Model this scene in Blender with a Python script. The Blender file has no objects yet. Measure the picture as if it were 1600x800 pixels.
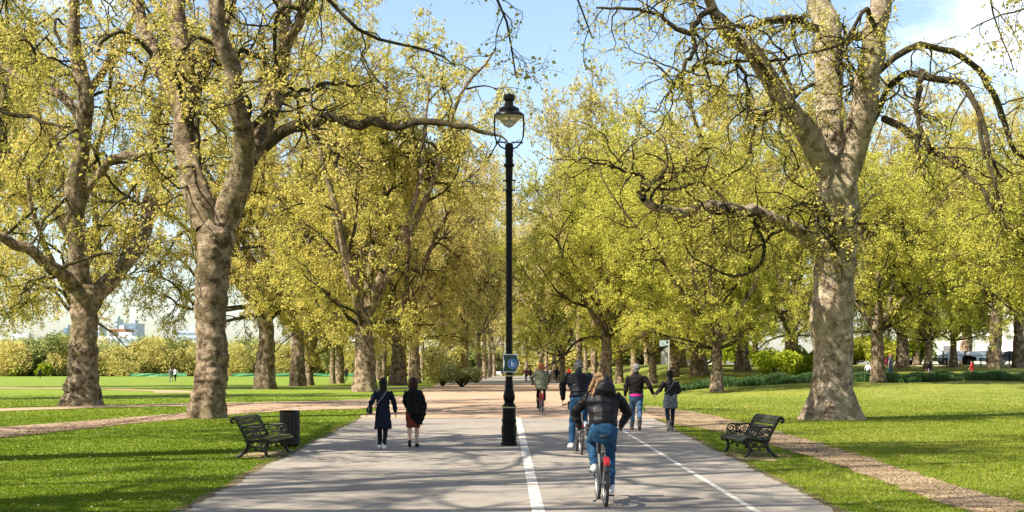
import bpy, bmesh, math, random
import numpy as np
from mathutils import Vector, Matrix

C = bpy.context.scene
COL = C.collection
F = 2222.0            # focal length in pixels of the 1600 px wide photograph
HZ = 578.0            # row of the horizon
CAMZ = 1.75
PI = math.pi
R = math.radians

# ---------------------------------------------------------------- camera
cam_data = bpy.data.cameras.new("camera")
cam = bpy.data.objects.new("camera", cam_data)
COL.objects.link(cam)
cam.location = (0, 0, CAMZ)
cam.rotation_euler = (R(90), 0, 0)
cam_data.sensor_width = 36.0
cam_data.lens = 36.0 * F / 1600.0
cam_data.shift_y = (HZ - 400.0) / 1600.0
cam_data.clip_start = 0.1
cam_data.clip_end = 6000
C.camera = cam

# ---------------------------------------------------------------- light
SUN_EL = R(48)
SUN_H = Vector((0.89, 0.46, 0)).normalized()       # the way shadows fall on the ground
world = bpy.data.worlds.new("World")
C.world = world
world.use_nodes = True
wn = world.node_tree.nodes
wl = world.node_tree.links
wn.clear()
w_out = wn.new('ShaderNodeOutputWorld')
w_bg = wn.new('ShaderNodeBackground')
w_sky = wn.new('ShaderNodeTexSky')
w_sky.sky_type = 'NISHITA'
w_sky.sun_disc = False
w_sky.sun_elevation = SUN_EL
w_sky.sun_rotation = math.atan2(-SUN_H.x, -SUN_H.y)
w_sky.air_density = 1.0
w_sky.dust_density = 1.3
w_sky.ozone_density = 1.0
w_bg.inputs['Strength'].default_value = 0.095
w_tc = wn.new('ShaderNodeTexCoord')
w_map = wn.new('ShaderNodeMapping')
w_map.inputs['Scale'].default_value = (2.2, 2.2, 5.0)
w_map.inputs['Location'].default_value = (0.85, 0.3, 0.2)
w_noise = wn.new('ShaderNodeTexNoise')
w_noise.inputs['Scale'].default_value = 2.3
w_noise.inputs['Detail'].default_value = 9
w_noise.inputs['Roughness'].default_value = 0.58
w_ramp = wn.new('ShaderNodeValToRGB')
w_ramp.color_ramp.elements[0].position = 0.50
w_ramp.color_ramp.elements[1].position = 0.66
w_mix = wn.new('ShaderNodeMix')
w_mix.data_type = 'RGBA'
w_mix.inputs[7].default_value = (6.0, 6.2, 6.5, 1)
wl.new(w_tc.outputs['Generated'], w_map.inputs['Vector'])
wl.new(w_map.outputs['Vector'], w_noise.inputs['Vector'])
w_sep = wn.new('ShaderNodeSeparateXYZ')
wl.new(w_tc.outputs['Generated'], w_sep.inputs[0])
w_abs = wn.new('ShaderNodeMath'); w_abs.operation = 'ABSOLUTE'
wl.new(w_sep.outputs['X'], w_abs.inputs[0])
w_side = wn.new('ShaderNodeMapRange'); w_side.interpolation_type = 'SMOOTHSTEP'      # the cloud banks stand left and right of the avenue
w_side.inputs[1].default_value = 0.10; w_side.inputs[2].default_value = 0.36
w_side.inputs[3].default_value = -0.12; w_side.inputs[4].default_value = 0.0
wl.new(w_abs.outputs[0], w_side.inputs[0])
w_add = wn.new('ShaderNodeMath'); w_add.operation = 'ADD'
wl.new(w_noise.outputs['Fac'], w_add.inputs[0]); wl.new(w_side.outputs[0], w_add.inputs[1])
wl.new(w_add.outputs[0], w_ramp.inputs['Fac'])
wl.new(w_ramp.outputs['Color'], w_mix.inputs[0])
wl.new(w_sky.outputs['Color'], w_mix.inputs[6])
wl.new(w_mix.outputs[2], w_bg.inputs['Color'])
wl.new(w_bg.outputs['Background'], w_out.inputs['Surface'])

sun_data = bpy.data.lights.new("sun", 'SUN')
sun_data.energy = 5.0
sun_data.angle = R(0.53)
sun_data.color = (1.0, 0.92, 0.79)
sun = bpy.data.objects.new("sun", sun_data)
COL.objects.link(sun)
sd = Vector((SUN_H.x * math.cos(SUN_EL), SUN_H.y * math.cos(SUN_EL), -math.sin(SUN_EL)))
sun.rotation_euler = sd.to_track_quat('-Z', 'Y').to_euler()
sun.location = (-40, -30, 60)

C.view_settings.view_transform = 'Standard'
C.view_settings.look = 'None'
C.view_settings.exposure = 1.42
C.view_settings.gamma = 1
C.view_settings.use_curve_mapping = False
C.cycles.use_denoising = True
C.cycles.max_bounces = 10
C.cycles.diffuse_bounces = 7
C.cycles.glossy_bounces = 2
C.cycles.transmission_bounces = 6
C.cycles.transparent_max_bounces = 6
C.cycles.sample_clamp_indirect = 6

# ---------------------------------------------------------------- terrain
def softplus(u, k):
    return k * np.logaddexp(0.0, np.asarray(u, float) / k)

def sstep(a, b, x):
    t = np.clip((np.asarray(x, float) - a) / (b - a), 0, 1)
    return t * t * (3 - 2 * t)

def ground_z(x, y):
    x = np.asarray(x, float); y = np.asarray(y, float)
    z = 0.30 - 0.01 * softplus(60 - y, 6.0)
    rise = softplus(y - 60, 4.0)
    rise = 95 - softplus(95 - rise, 6.0)
    z = z + 0.0225 * rise * sstep(6.5, 18, x)
    return z

def gz(x, y):
    return float(ground_z(x, y))

def at(px, py):
    """the ground point seen at a pixel of the photograph"""
    lo, hi = 5.0, 900.0
    kx = (px - 800) / F; kz = (py - HZ) / F
    d = lo
    prev = lo
    while d < hi:
        if CAMZ - kz * d <= gz(kx * d, d):
            a, b = prev, d
            for _ in range(30):
                m = (a + b) / 2
                if CAMZ - kz * m <= gz(kx * m, m): b = m
                else: a = m
            d = b
            break
        prev = d
        d *= 1.02
    return (kx * d, d, gz(kx * d, d))

def on(px, d):
    x = (px - 800) / F * d
    return (x, d, gz(x, d))

def pt(px, py, d):
    """the point at distance d seen at a pixel"""
    return ((px - 800) / F * d, d, CAMZ + (HZ - py) / F * d)

# ---------------------------------------------------------------- tagging
def tag(o, label=None, cat=None, group=None, kind=None):
    if label: o['label'] = label
    if cat: o['category'] = cat
    if group: o['group'] = group
    if kind: o['kind'] = kind
    return o

def thing(name, label, cat, loc=(0, 0, 0), rz=0.0, group=None):
    o = bpy.data.objects.new(name, None)
    COL.objects.link(o)
    o.location = loc
    o.rotation_euler = (0, 0, rz)
    o.empty_display_size = 0.3
    return tag(o, label, cat, group)

def link(name, me, parent=None):
    o = bpy.data.objects.new(name, me)
    COL.objects.link(o)
    if parent: o.parent = parent
    return o

def copy_tree(o, parent=None):
    c = o.copy()
    COL.objects.link(c)
    c.parent = parent
    for ch in list(o.children):
        copy_tree(ch, c)
    return c

# ---------------------------------------------------------------- materials
def new_mat(name):
    m = bpy.data.materials.new(name)
    m.use_nodes = True
    n = m.node_tree.nodes; l = m.node_tree.links
    return m, n, l, n['Principled BSDF']

def noise(n, l, scale, detail=4, rough=0.55, coord='Object', vec=None, stretch=None):
    t = n.new('ShaderNodeTexNoise')
    t.inputs['Scale'].default_value = scale
    t.inputs['Detail'].default_value = detail
    t.inputs['Roughness'].default_value = rough
    if vec is None:
        tc = n.new('ShaderNodeTexCoord'); vec = tc.outputs[coord]
    if stretch:
        mp = n.new('ShaderNodeMapping'); mp.inputs['Scale'].default_value = stretch
        l.new(vec, mp.inputs['Vector']); vec = mp.outputs['Vector']
    l.new(vec, t.inputs['Vector'])
    return t.outputs['Fac']

def ramp(n, l, fac, stops):
    r = n.new('ShaderNodeValToRGB')
    e = r.color_ramp.elements
    while len(e) < len(stops): e.new(0.5)
    for k, (p, c) in enumerate(stops):
        e[k].position = p
        e[k].color = (c[0], c[1], c[2], 1) if len(c) == 3 else c
    l.new(fac, r.inputs['Fac'])
    return r.outputs['Color']

def mixc(n, l, fac, a, b, mode='MIX'):
    m = n.new('ShaderNodeMix'); m.data_type = 'RGBA'; m.blend_type = mode
    for s, v in ((0, fac), (6, a), (7, b)):
        if hasattr(v, 'is_linked') or hasattr(v, 'links'): l.new(v, m.inputs[s])
        elif s == 0: m.inputs[0].default_value = v
        else: m.inputs[s].default_value = (v[0], v[1], v[2], 1)
    return m.outputs[2]

def bump(n, l, h, strength, dist, bsdf):
    b = n.new('ShaderNodeBump')
    b.inputs['Strength'].default_value = strength
    b.inputs['Distance'].default_value = dist
    l.new(h, b.inputs['Height'])
    l.new(b.outputs['Normal'], bsdf.inputs['Normal'])

def plain(name, col, rough=0.6, metal=0.0, var=0.25, scale=14, bmp=0.0, spec=0.4, coord='Object'):
    m, n, l, b = new_mat(name)
    f = noise(n, l, scale, 5, coord=coord)
    lo = [c * (1 - var) for c in col]; hi = [min(1, c * (1 + var)) for c in col]
    l.new(ramp(n, l, f, [(0.3, lo), (0.7, hi)]), b.inputs['Base Color'])
    b.inputs['Roughness'].default_value = rough
    b.inputs['Metallic'].default_value = metal
    b.inputs['Specular IOR Level'].default_value = spec
    if bmp:
        bump(n, l, noise(n, l, scale * 4, 4, coord=coord), bmp, 0.01, b)
    return m

M = {}
# grass ground
def grass_mat(name, lawn=True):
    m, n, l, b = new_mat(name)
    geo = n.new('ShaderNodeNewGeometry')
    pos = geo.outputs['Position']
    big = noise(n, l, 0.12, 5, vec=pos)
    mid = noise(n, l, 1.1, 6, 0.65, vec=pos)
    fine = noise(n, l, 16.0, 5, 0.7, vec=pos, stretch=(1, 0.45, 1))
    c1 = ramp(n, l, mid, [(0.3, (0.098, 0.140, 0.014)), (0.55, (0.142, 0.190, 0.020)), (0.75, (0.20, 0.225, 0.034))])
    # the lawn right of the path is drier
    sx = n.new('ShaderNodeSeparateXYZ'); l.new(pos, sx.inputs[0])
    mr = n.new('ShaderNodeMapRange'); mr.inputs[1].default_value = -2; mr.inputs[2].default_value = 9
    l.new(sx.outputs['X'], mr.inputs[0])
    dry = ramp(n, l, mid, [(0.3, (0.115, 0.140, 0.020)), (0.55, (0.172, 0.188, 0.030)), (0.75, (0.25, 0.235, 0.06))])
    c2 = mixc(n, l, mr.outputs[0], c1, dry)
    ft = ramp(n, l, fine, [(0.3, (0.74, 0.78, 0.7)), (0.5, (1, 1, 1)), (0.72, (1.22, 1.18, 1.15))])
    c3 = mixc(n, l, 1.0, c2, ft, 'MULTIPLY')
    bt = ramp(n, l, big, [(0.35, (0.82, 0.9, 0.85)), (0.65, (1.15, 1.08, 1.1))])
    c4 = mixc(n, l, 1.0, c3, bt, 'MULTIPLY')
    l.new(c4, b.inputs['Base Color'])
    b.inputs['Roughness'].default_value = 0.9
    b.inputs['Specular IOR Level'].default_value = 0.15
    bump(n, l, fine, 0.7, 0.05, b)
    return m
M['grass'] = grass_mat('lawn grass')

def blade_mat():
    m, n, l, b = new_mat('grass blades')
    at_ = n.new('ShaderNodeAttribute'); at_.attribute_name = 'tint'
    c = ramp(n, l, at_.outputs['Fac'], [(0.0, (0.085, 0.128, 0.012)), (0.4, (0.140, 0.196, 0.017)), (0.7, (0.205, 0.24, 0.03)), (1.0, (0.36, 0.31, 0.10))])
    n.remove(b)
    d = n.new('ShaderNodeBsdfDiffuse'); t = n.new('ShaderNodeBsdfTranslucent'); mx = n.new('ShaderNodeMixShader')
    mx.inputs[0].default_value = 0.35
    l.new(c, d.inputs['Color']); l.new(c, t.inputs['Color'])
    l.new(d.outputs[0], mx.inputs[1]); l.new(t.outputs[0], mx.inputs[2])
    l.new(mx.outputs[0], n['Material Output'].inputs['Surface'])
    return m
M['blades'] = blade_mat()

def asphalt_mat():
    m, n, l, b = new_mat('pale worn asphalt')
    geo = n.new('ShaderNodeNewGeometry'); pos = geo.outputs['Position']
    big = noise(n, l, 0.22, 6, 0.6, vec=pos, stretch=(1.6, 0.5, 1))
    mid = noise(n, l, 2.2, 7, 0.7, vec=pos)
    fine = noise(n, l, 90, 3, 0.7, vec=pos)
    c = ramp(n, l, big, [(0.3, (0.200, 0.175, 0.146)), (0.7, (0.240, 0.212, 0.178))])
    mt = ramp(n, l, mid, [(0.25, (0.78, 0.78, 0.78)), (0.5, (1, 1, 1)), (0.75, (1.14, 1.13, 1.1))])
    c = mixc(n, l, 1.0, c, mt, 'MULTIPLY')
    ft = ramp(n, l, fine, [(0.3, (0.72, 0.72, 0.72)), (0.7, (1.25, 1.25, 1.25))])
    c = mixc(n, l, 1.0, c, ft, 'MULTIPLY')
    # hairline cracks
    vo = n.new('ShaderNodeTexVoronoi'); vo.feature = 'DISTANCE_TO_EDGE'; vo.inputs['Scale'].default_value = 0.33
    nv = n.new('ShaderNodeTexNoise'); nv.inputs['Scale'].default_value = 1.3; nv.inputs['Detail'].default_value = 6
    l.new(pos, nv.inputs['Vector'])
    av = n.new('ShaderNodeVectorMath'); av.operation = 'MULTIPLY_ADD'
    l.new(nv.outputs['Color'], av.inputs[0]); av.inputs[1].default_value = (1.3, 1.3, 1.3); l.new(pos, av.inputs[2])
    l.new(av.outputs[0], vo.inputs['Vector'])
    cr = ramp(n, l, vo.outputs['Distance'], [(0.0, (0.6, 0.6, 0.6)), (0.006, (1, 1, 1))])
    c = mixc(n, l, 0.75, c, mixc(n, l, 1.0, c, cr, 'MULTIPLY'))
    st = ramp(n, l, noise(n, l, 0.55, 7, 0.62, vec=pos, stretch=(1.0, 0.6, 1)), [(0.33, (0.84, 0.83, 0.82)), (0.5, (1, 1, 1)), (0.7, (1.05, 1.05, 1.04))])
    c = mixc(n, l, 1.0, c, st, 'MULTIPLY')
    l.new(c, b.inputs['Base Color'])
    b.inputs['Roughness'].default_value = 0.85
    b.inputs['Specular IOR Level'].default_value = 0.25
    bump(n, l, fine, 0.4, 0.006, b)
    return m
M['asphalt'] = asphalt_mat()

def earth_mat(name, a, bcol, c_):
    m, n, l, b = new_mat(name)
    geo = n.new('ShaderNodeNewGeometry'); pos = geo.outputs['Position']
    mid = noise(n, l, 0.7, 8, 0.68, vec=pos, stretch=(0.5, 1.2, 1))
    fine = noise(n, l, 30, 4, 0.7, vec=pos)
    c = ramp(n, l, mid, [(0.3, a), (0.5, bcol), (0.72, c_)])
    ft = ramp(n, l, fine, [(0.3, (0.87, 0.86, 0.85)), (0.7, (1.1, 1.1, 1.1))])
    c = mixc(n, l, 1.0, c, ft, 'MULTIPLY')
    l.new(c, b.inputs['Base Color'])
    b.inputs['Roughness'].default_value = 0.95
    b.inputs['Specular IOR Level'].default_value = 0.1
    bump(n, l, fine, 0.25, 0.012, b)
    return m
M['sand'] = earth_mat('sandy gravel', (0.23, 0.155, 0.098), (0.32, 0.222, 0.148), (0.42, 0.307, 0.215))
M['soil'] = earth_mat('dark soil', (0.05, 0.04, 0.02), (0.11, 0.085, 0.045), (0.2, 0.15, 0.085))
M['dirt'] = earth_mat('trodden dirt', (0.16, 0.112, 0.064), (0.27, 0.192, 0.116), (0.37, 0.275, 0.178))

def paint_mat():
    m, n, l, b = new_mat('worn road paint')
    geo = n.new('ShaderNodeNewGeometry'); pos = geo.outputs['Position']
    f = noise(n, l, 7, 7, 0.7, vec=pos)
    l.new(ramp(n, l, f, [(0.40, (0.26, 0.235, 0.20)), (0.47, (0.46, 0.425, 0.36)), (0.68, (0.62, 0.58, 0.49))]), b.inputs['Base Color'])
    b.inputs['Roughness'].default_value = 0.7
    return m
M['paint'] = paint_mat()

def bark_mat(name, dark, mid_, light, moss, stretch=(1, 1, 1.0), sc=1.0):
    m, n, l, b = new_mat(name)
    tc = n.new('ShaderNodeTexCoord'); pos = tc.outputs['Object']
    a = noise(n, l, 3.4 * sc, 10, 0.74, vec=pos, stretch=stretch)
    vo = n.new('ShaderNodeTexVoronoi'); vo.inputs['Scale'].default_value = 6.5 * sc
    nv = n.new('ShaderNodeTexNoise'); nv.inputs['Scale'].default_value = 3.0; nv.inputs['Detail'].default_value = 5
    l.new(pos, nv.inputs['Vector'])
    av = n.new('ShaderNodeVectorMath'); av.operation = 'MULTIPLY_ADD'
    l.new(nv.outputs['Color'], av.inputs[0]); av.inputs[1].default_value = (0.5, 0.5, 0.5); l.new(pos, av.inputs[2])
    l.new(av.outputs[0], vo.inputs['Vector'])
    base = ramp(n, l, a, [(0.41, dark), (0.5, mid_), (0.585, light)])
    sv = n.new('ShaderNodeSeparateColor'); l.new(vo.outputs['Color'], sv.inputs[0])
    patch = ramp(n, l, sv.outputs[0], [(0.2, [c * 0.62 for c in mid_]), (0.5, mid_), (0.8, [min(1, c * 1.18) for c in light])])
    c = mixc(n, l, 0.22, base, patch)
    big = noise(n, l, 0.7, 4, vec=pos)
    mf = ramp(n, l, big, [(0.45, (0, 0, 0)), (0.68, (1, 1, 1))])
    mm = n.new('ShaderNodeMath'); mm.operation = 'MULTIPLY'; mm.inputs[1].default_value = 0.55; l.new(mf, mm.inputs[0])
    c = mixc(n, l, mm.outputs[0], c, moss)
    l.new(c, b.inputs['Base Color'])
    b.inputs['Roughness'].default_value = 0.9
    b.inputs['Specular IOR Level'].default_value = 0.15
    fine = noise(n, l, 9 * sc, 9, 0.75, vec=pos, stretch=(1, 1, 1.8))
    ad = n.new('ShaderNodeMath'); ad.operation = 'ADD'
    l.new(fine, ad.inputs[0]); l.new(a, ad.inputs[1])
    bump(n, l, ad.outputs[0], 1.0, 0.16, b)
    return m
M['bark'] = bark_mat('plane bark', (0.045, 0.030, 0.018), (0.215, 0.15, 0.096), (0.48, 0.37, 0.255), (0.17, 0.15, 0.06))
M['bark_pale'] = bark_mat('pale plane bark', (0.10, 0.07, 0.045), (0.37, 0.285, 0.195), (0.62, 0.51, 0.37), (0.34, 0.31, 0.14))
M['branch'] = bark_mat('branch bark', (0.025, 0.019, 0.011), (0.06, 0.046, 0.024), (0.125, 0.10, 0.055), (0.08, 0.072, 0.022))

def leaf_mat(name, stops, trans=0.42):
    m, n, l, b = new_mat(name)
    at_ = n.new('ShaderNodeAttribute'); at_.attribute_name = 'tint'
    oi = n.new('ShaderNodeObjectInfo')
    ad = n.new('ShaderNodeMath'); ad.operation = 'MULTIPLY_ADD'
    l.new(oi.outputs['Random'], ad.inputs[0]); ad.inputs[1].default_value = 0.22
    sb = n.new('ShaderNodeMath'); sb.operation = 'SUBTRACT'; sb.inputs[1].default_value = 0.11
    l.new(at_.outputs['Fac'], sb.inputs[0]); l.new(sb.outputs[0], ad.inputs[2])
    c = ramp(n, l, ad.outputs[0], stops)
    n.remove(b)
    d = n.new('ShaderNodeBsdfDiffuse'); t = n.new('ShaderNodeBsdfTranslucent'); mx = n.new('ShaderNodeMixShader')
    mx.inputs[0].default_value = trans
    l.new(c, d.inputs['Color']); l.new(c, t.inputs['Color'])
    l.new(d.outputs[0], mx.inputs[1]); l.new(t.outputs[0], mx.inputs[2])
    l.new(mx.outputs[0], n['Material Output'].inputs['Surface'])
    return m
M['leaf'] = leaf_mat('spring plane leaves', [(0.0, (0.29, 0.28, 0.05)), (0.35, (0.48, 0.435, 0.09)), (0.65, (0.62, 0.535, 0.14)), (1.0, (0.72, 0.54, 0.24))], 0.5)
M['leaf_green'] = leaf_mat('fresh green leaves', [(0.0, (0.26, 0.29, 0.04)), (0.4, (0.44, 0.44, 0.07)), (0.75, (0.58, 0.54, 0.11)), (1.0, (0.66, 0.54, 0.18))], 0.5)
M['leaf_far'] = leaf_mat('far spring leaves', [(0.0, (0.30, 0.29, 0.09)), (0.4, (0.50, 0.45, 0.14)), (0.75, (0.62, 0.53, 0.18)), (1.0, (0.64, 0.49, 0.25))], 0.45)
M['leaf_shrub'] = leaf_mat('shrub leaves', [(0.0, (0.14, 0.17, 0.05)), (0.5, (0.29, 0.32, 0.11)), (1.0, (0.44, 0.44, 0.19))], 0.3)
M['leaf_lime'] = leaf_mat('lime shrub leaves', [(0.0, (0.17, 0.24, 0.02)), (0.5, (0.33, 0.39, 0.03)), (1.0, (0.48, 0.48, 0.06))], 0.4)
M['leaf_dark'] = leaf_mat('daffodil leaves', [(0.0, (0.035, 0.07, 0.025)), (0.6, (0.07, 0.13, 0.045)), (0.97, (0.14, 0.19, 0.07)), (1.0, (0.7, 0.68, 0.42))], 0.25)

M['iron'] = plain('black painted iron', (0.003, 0.003, 0.003), 0.32, 0.0, 0.4, 20, 0.15, 0.12)
M['iron_worn'] = plain('worn cast iron', (0.012, 0.012, 0.011), 0.42, 0.0, 0.5, 30, 0.4, 0.3)
M['gold'] = plain('gilt band', (0.42, 0.33, 0.14), 0.45, 0.5, 0.3, 40)
M['zinc'] = plain('weathered grey metal', (0.24, 0.23, 0.20), 0.5, 0.5, 0.3, 12)
M['lamp_under'] = plain('lamp reflector', (0.38, 0.34, 0.26), 0.4, 0.2, 0.2, 8)
M['slat'] = plain('green weathered slat', (0.075, 0.072, 0.026), 0.7, 0.0, 0.6, 9, 0.4, 0.12)
M['slat_grey'] = plain('dark grey green slat', (0.034, 0.038, 0.024), 0.65, 0.0, 0.55, 9, 0.4, 0.15)
M['binwood'] = plain('dark brown bin slat', (0.022, 0.013, 0.009), 0.6, 0.0, 0.5, 12, 0.3)
M['steel'] = plain('galvanised steel', (0.30, 0.32, 0.31), 0.45, 0.6, 0.2, 10)
M['white'] = plain('white painted metal', (0.72, 0.72, 0.68), 0.5, 0, 0.08, 6)
M['sign_green'] = plain('dark green sign', (0.008, 0.045, 0.032), 0.35, 0, 0.15, 8)
M['sign_blue'] = plain('blue sign disc', (0.015, 0.14, 0.42), 0.35, 0, 0.1, 8)
M['sign_pale'] = plain('pale blue grey sign', (0.34, 0.42, 0.46), 0.4, 0, 0.15, 8)
M['sign_dark'] = plain('dark slate sign', (0.02, 0.05, 0.07), 0.4, 0, 0.15, 8)
M['rubber'] = plain('tyre rubber', (0.045, 0.039, 0.033), 0.75, 0, 0.3, 40)
M['alloy'] = plain('dull alloy', (0.32, 0.32, 0.32), 0.4, 0.8, 0.15, 20)
M['bike_red'] = plain('red bike paint', (0.32, 0.012, 0.018), 0.35, 0, 0.12, 10)
M['bike_grey'] = plain('dark grey bike paint', (0.035, 0.037, 0.04), 0.4, 0, 0.2, 10)
M['saddle'] = plain('black saddle vinyl', (0.014, 0.014, 0.014), 0.5, 0, 0.2, 20)
M['lightred'] = plain('red lamp lens', (0.45, 0.01, 0.01), 0.25, 0, 0.1, 20)

def glass_mat():
    m, n, l, b = new_mat('lamp glass')
    b.inputs['Base Color'].default_value = (0.86, 0.86, 0.8, 1)
    b.inputs['Roughness'].default_value = 0.12
    b.inputs['Transmission Weight'].default_value = 0.75
    b.inputs['IOR'].default_value = 1.2
    l.new(ramp(n, l, noise(n, l, 8, 3), [(0.3, (0.72, 0.69, 0.58)), (0.7, (0.92, 0.9, 0.82))]), b.inputs['Base Color'])
    return m
M['glass'] = glass_mat()
def pane_mat():
    m, n, l, b = new_mat('window pane')
    l.new(ramp(n, l, noise(n, l, 0.6, 2), [(0.3, (0.02, 0.025, 0.03)), (0.7, (0.07, 0.085, 0.1))]), b.inputs['Base Color'])
    b.inputs['Roughness'].default_value = 0.12
    return m
M['pane'] = pane_mat()

# ---------------------------------------------------------------- mesh builder
class MB:
    def __init__(s):
        s.v = []; s.f = []; s.m = []; s.mats = []
    def _mi(s, m):
        if m is None: return 0
        if m not in s.mats: s.mats.append(m)
        return s.mats.index(m)
    def add(s, vs, fs, m=None):
        b = len(s.v); k = s._mi(m)
        s.v.extend([tuple(v) for v in vs])
        for f in fs:
            s.f.append(tuple(i + b for i in f)); s.m.append(k)
    def box(s, c, size, rz=0.0, m=None, bev=0.0, rx=0.0):
        bm = bmesh.new()
        bmesh.ops.create_cube(bm, size=1)
        bmesh.ops.scale(bm, vec=size, verts=bm.verts)
        if bev: bmesh.ops.bevel(bm, geom=list(bm.edges), offset=bev, segments=2, affect='EDGES', profile=0.6)
        mt = Matrix.Translation(c) @ Matrix.Rotation(rz, 4, 'Z') @ Matrix.Rotation(rx, 4, 'X')
        bm.transform(mt)
        bm.verts.index_update()
        s.add([v.co[:] for v in bm.verts], [[v.index for v in f.verts] for f in bm.faces], m)
        bm.free()
    def rings(s, rs, m=None, cap=True, closed=False):
        n = len(rs[0]); vs = [p for r in rs for p in r]; fs = []
        k = len(rs)
        for i in range(k if closed else k - 1):
            a = i * n; b2 = ((i + 1) % k) * n
            for j in range(n):
                j2 = (j + 1) % n
                fs.append((a + j, a + j2, b2 + j2, b2 + j))
        if cap and not closed:
            fs.append(tuple(reversed(range(n)))); fs.append(tuple((k - 1) * n + j for j in range(n)))
        s.add(vs, fs, m)
    def loft(s, pts, rad, n=12, ref=(1, 0, 0), m=None, ends=True):
        """rings round a path; rad per point: r or (r along ref, r across)"""
        P = [Vector(p) for p in pts]; ref = Vector(ref); rs = []
        k = len(P)
        fr = []
        for i in range(k):
            t = (P[min(i + 1, k - 1)] - P[max(i - 1, 0)])
            if t.length < 1e-9: t = Vector((0, 0, 1))
            t.normalize()
            u = ref - t * ref.dot(t)
            if u.length < 0.05:
                u = Vector((0, 1, 0)) - t * t.y
                if u.length < 0.05: u = Vector((0, 0, 1)) - t * t.z
            u.normalize(); w = t.cross(u)
            fr.append((u, w, t))
        def ring(i, sc=1.0, off=0.0):
            r = rad[i] if not isinstance(rad, (int, float)) else rad
            a, b = (r, r) if isinstance(r, (int, float)) else r
            u, w, t = fr[i]
            return [P[i] + t * off + u * (a * sc * math.cos(2 * PI * j / n)) + w * (b * sc * math.sin(2 * PI * j / n)) for j in range(n)]
        def rr(i):
            r = rad[i] if not isinstance(rad, (int, float)) else rad
            return r if isinstance(r, (int, float)) else min(r)
        e0, e1 = ends if isinstance(ends, tuple) else (ends, ends)
        if e0:
            rs.append(ring(0, 0.35, -rr(0) * 0.85)); rs.append(ring(0, 0.78, -rr(0) * 0.55))
        for i in range(k): rs.append(ring(i))
        if e1:
            rs.append(ring(k - 1, 0.78, rr(k - 1) * 0.55)); rs.append(ring(k - 1, 0.35, rr(k - 1) * 0.85))
        s.rings(rs, m)
    def tube(s, pts, r, n=8, m=None):
        s.loft(pts, r if not isinstance(r, (int, float)) else [r] * len(pts), n, (0.31, 0.17, 0.93), m, ends=False)
    def lathe(s, prof, n=24, c=(0, 0, 0), m=None):
        s.rings([[(c[0] + r * math.cos(2 * PI * j / n), c[1] + r * math.sin(2 * PI * j / n), c[2] + z) for j in range(n)] for r, z in prof], m)
    def ball(s, c, r, n=14, m=None, ref=None):
        rx, ry, rz = (r, r, r) if isinstance(r, (int, float)) else r
        k = 9; rs = []
        for i in range(k + 1):
            th = PI * (0.04 + 0.92 * i / k)
            rs.append([(c[0] + rx * math.sin(th) * math.cos(2 * PI * j / n), c[1] + ry * math.sin(th) * math.sin(2 * PI * j / n), c[2] - rz * math.cos(th)) for j in range(n)])
        s.rings(rs, m)
    def torus(s, c, R_, r, axis='X', n=40, k=8, m=None):
        rs = []
        for i in range(n):
            a = 2 * PI * i / n; ring = []
            for j in range(k):
                b = 2 * PI * j / k
                q = R_ + r * math.cos(b); h = r * math.sin(b)
                p = (q * math.cos(a), q * math.sin(a))
                if axis == 'X': ring.append((c[0] + h, c[1] + p[0], c[2] + p[1]))
                elif axis == 'Y': ring.append((c[0] + p[0], c[1] + h, c[2] + p[1]))
                else: ring.append((c[0] + p[0], c[1] + p[1], c[2] + h))
            rs.append(ring)
        s.rings(rs, m, closed=True)
    def prism(s, poly, z0, z1, fn=None, m=None):
        """extrude a 2-D outline; fn maps (u, v, h) to a point"""
        fn = fn or (lambda u, v, h: (u, v, h))
        n = len(poly)
        vs = [fn(u, v, z0) for u, v in poly] + [fn(u, v, z1) for u, v in poly]
        fs = [tuple(reversed(range(n))), tuple(range(n, 2 * n))]
        fs += [(i, (i + 1) % n, n + (i + 1) % n, n + i) for i in range(n)]
        s.add(vs, fs, m)
    def mesh(s, name, mat=None):
        me = bpy.data.meshes.new(name)
        me.from_pydata(s.v, [], s.f)
        mats = s.mats if s.mats else [mat]
        for m in mats: me.materials.append(m)
        if len(mats) > 1: me.polygons.foreach_set('material_index', s.m)
        bm = bmesh.new(); bm.from_mesh(me)
        bmesh.ops.recalc_face_normals(bm, faces=bm.faces)
        bm.to_mesh(me); bm.free()
        return me
    def build(s, name, mat=None, parent=None, smooth=True, angle=40):
        me = s.mesh(name, mat)
        if smooth:
            me.polygons.foreach_set('use_smooth', [True] * len(me.polygons))
            try: me.set_sharp_from_angle(angle=R(angle))
            except Exception: pass
        return link(name, me, parent)
    def fused(s, name, mat, parent=None, voxel=0.01, smooth_it=2, fold=0.0, fold_k=38.0):
        """one continuous skin over all the overlapping pieces"""
        me = s.mesh(name, mat)
        o = bpy.data.objects.new(name, me); COL.objects.link(o)
        rm = o.modifiers.new('r', 'REMESH'); rm.mode = 'VOXEL'; rm.voxel_size = voxel
        if smooth_it:
            sm = o.modifiers.new('s', 'SMOOTH'); sm.factor = 0.5; sm.iterations = smooth_it
        dg = bpy.context.evaluated_depsgraph_get()
        me2 = bpy.data.meshes.new_from_object(o.evaluated_get(dg))
        bpy.data.objects.remove(o); bpy.data.meshes.remove(me)
        me2.name = name
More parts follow.
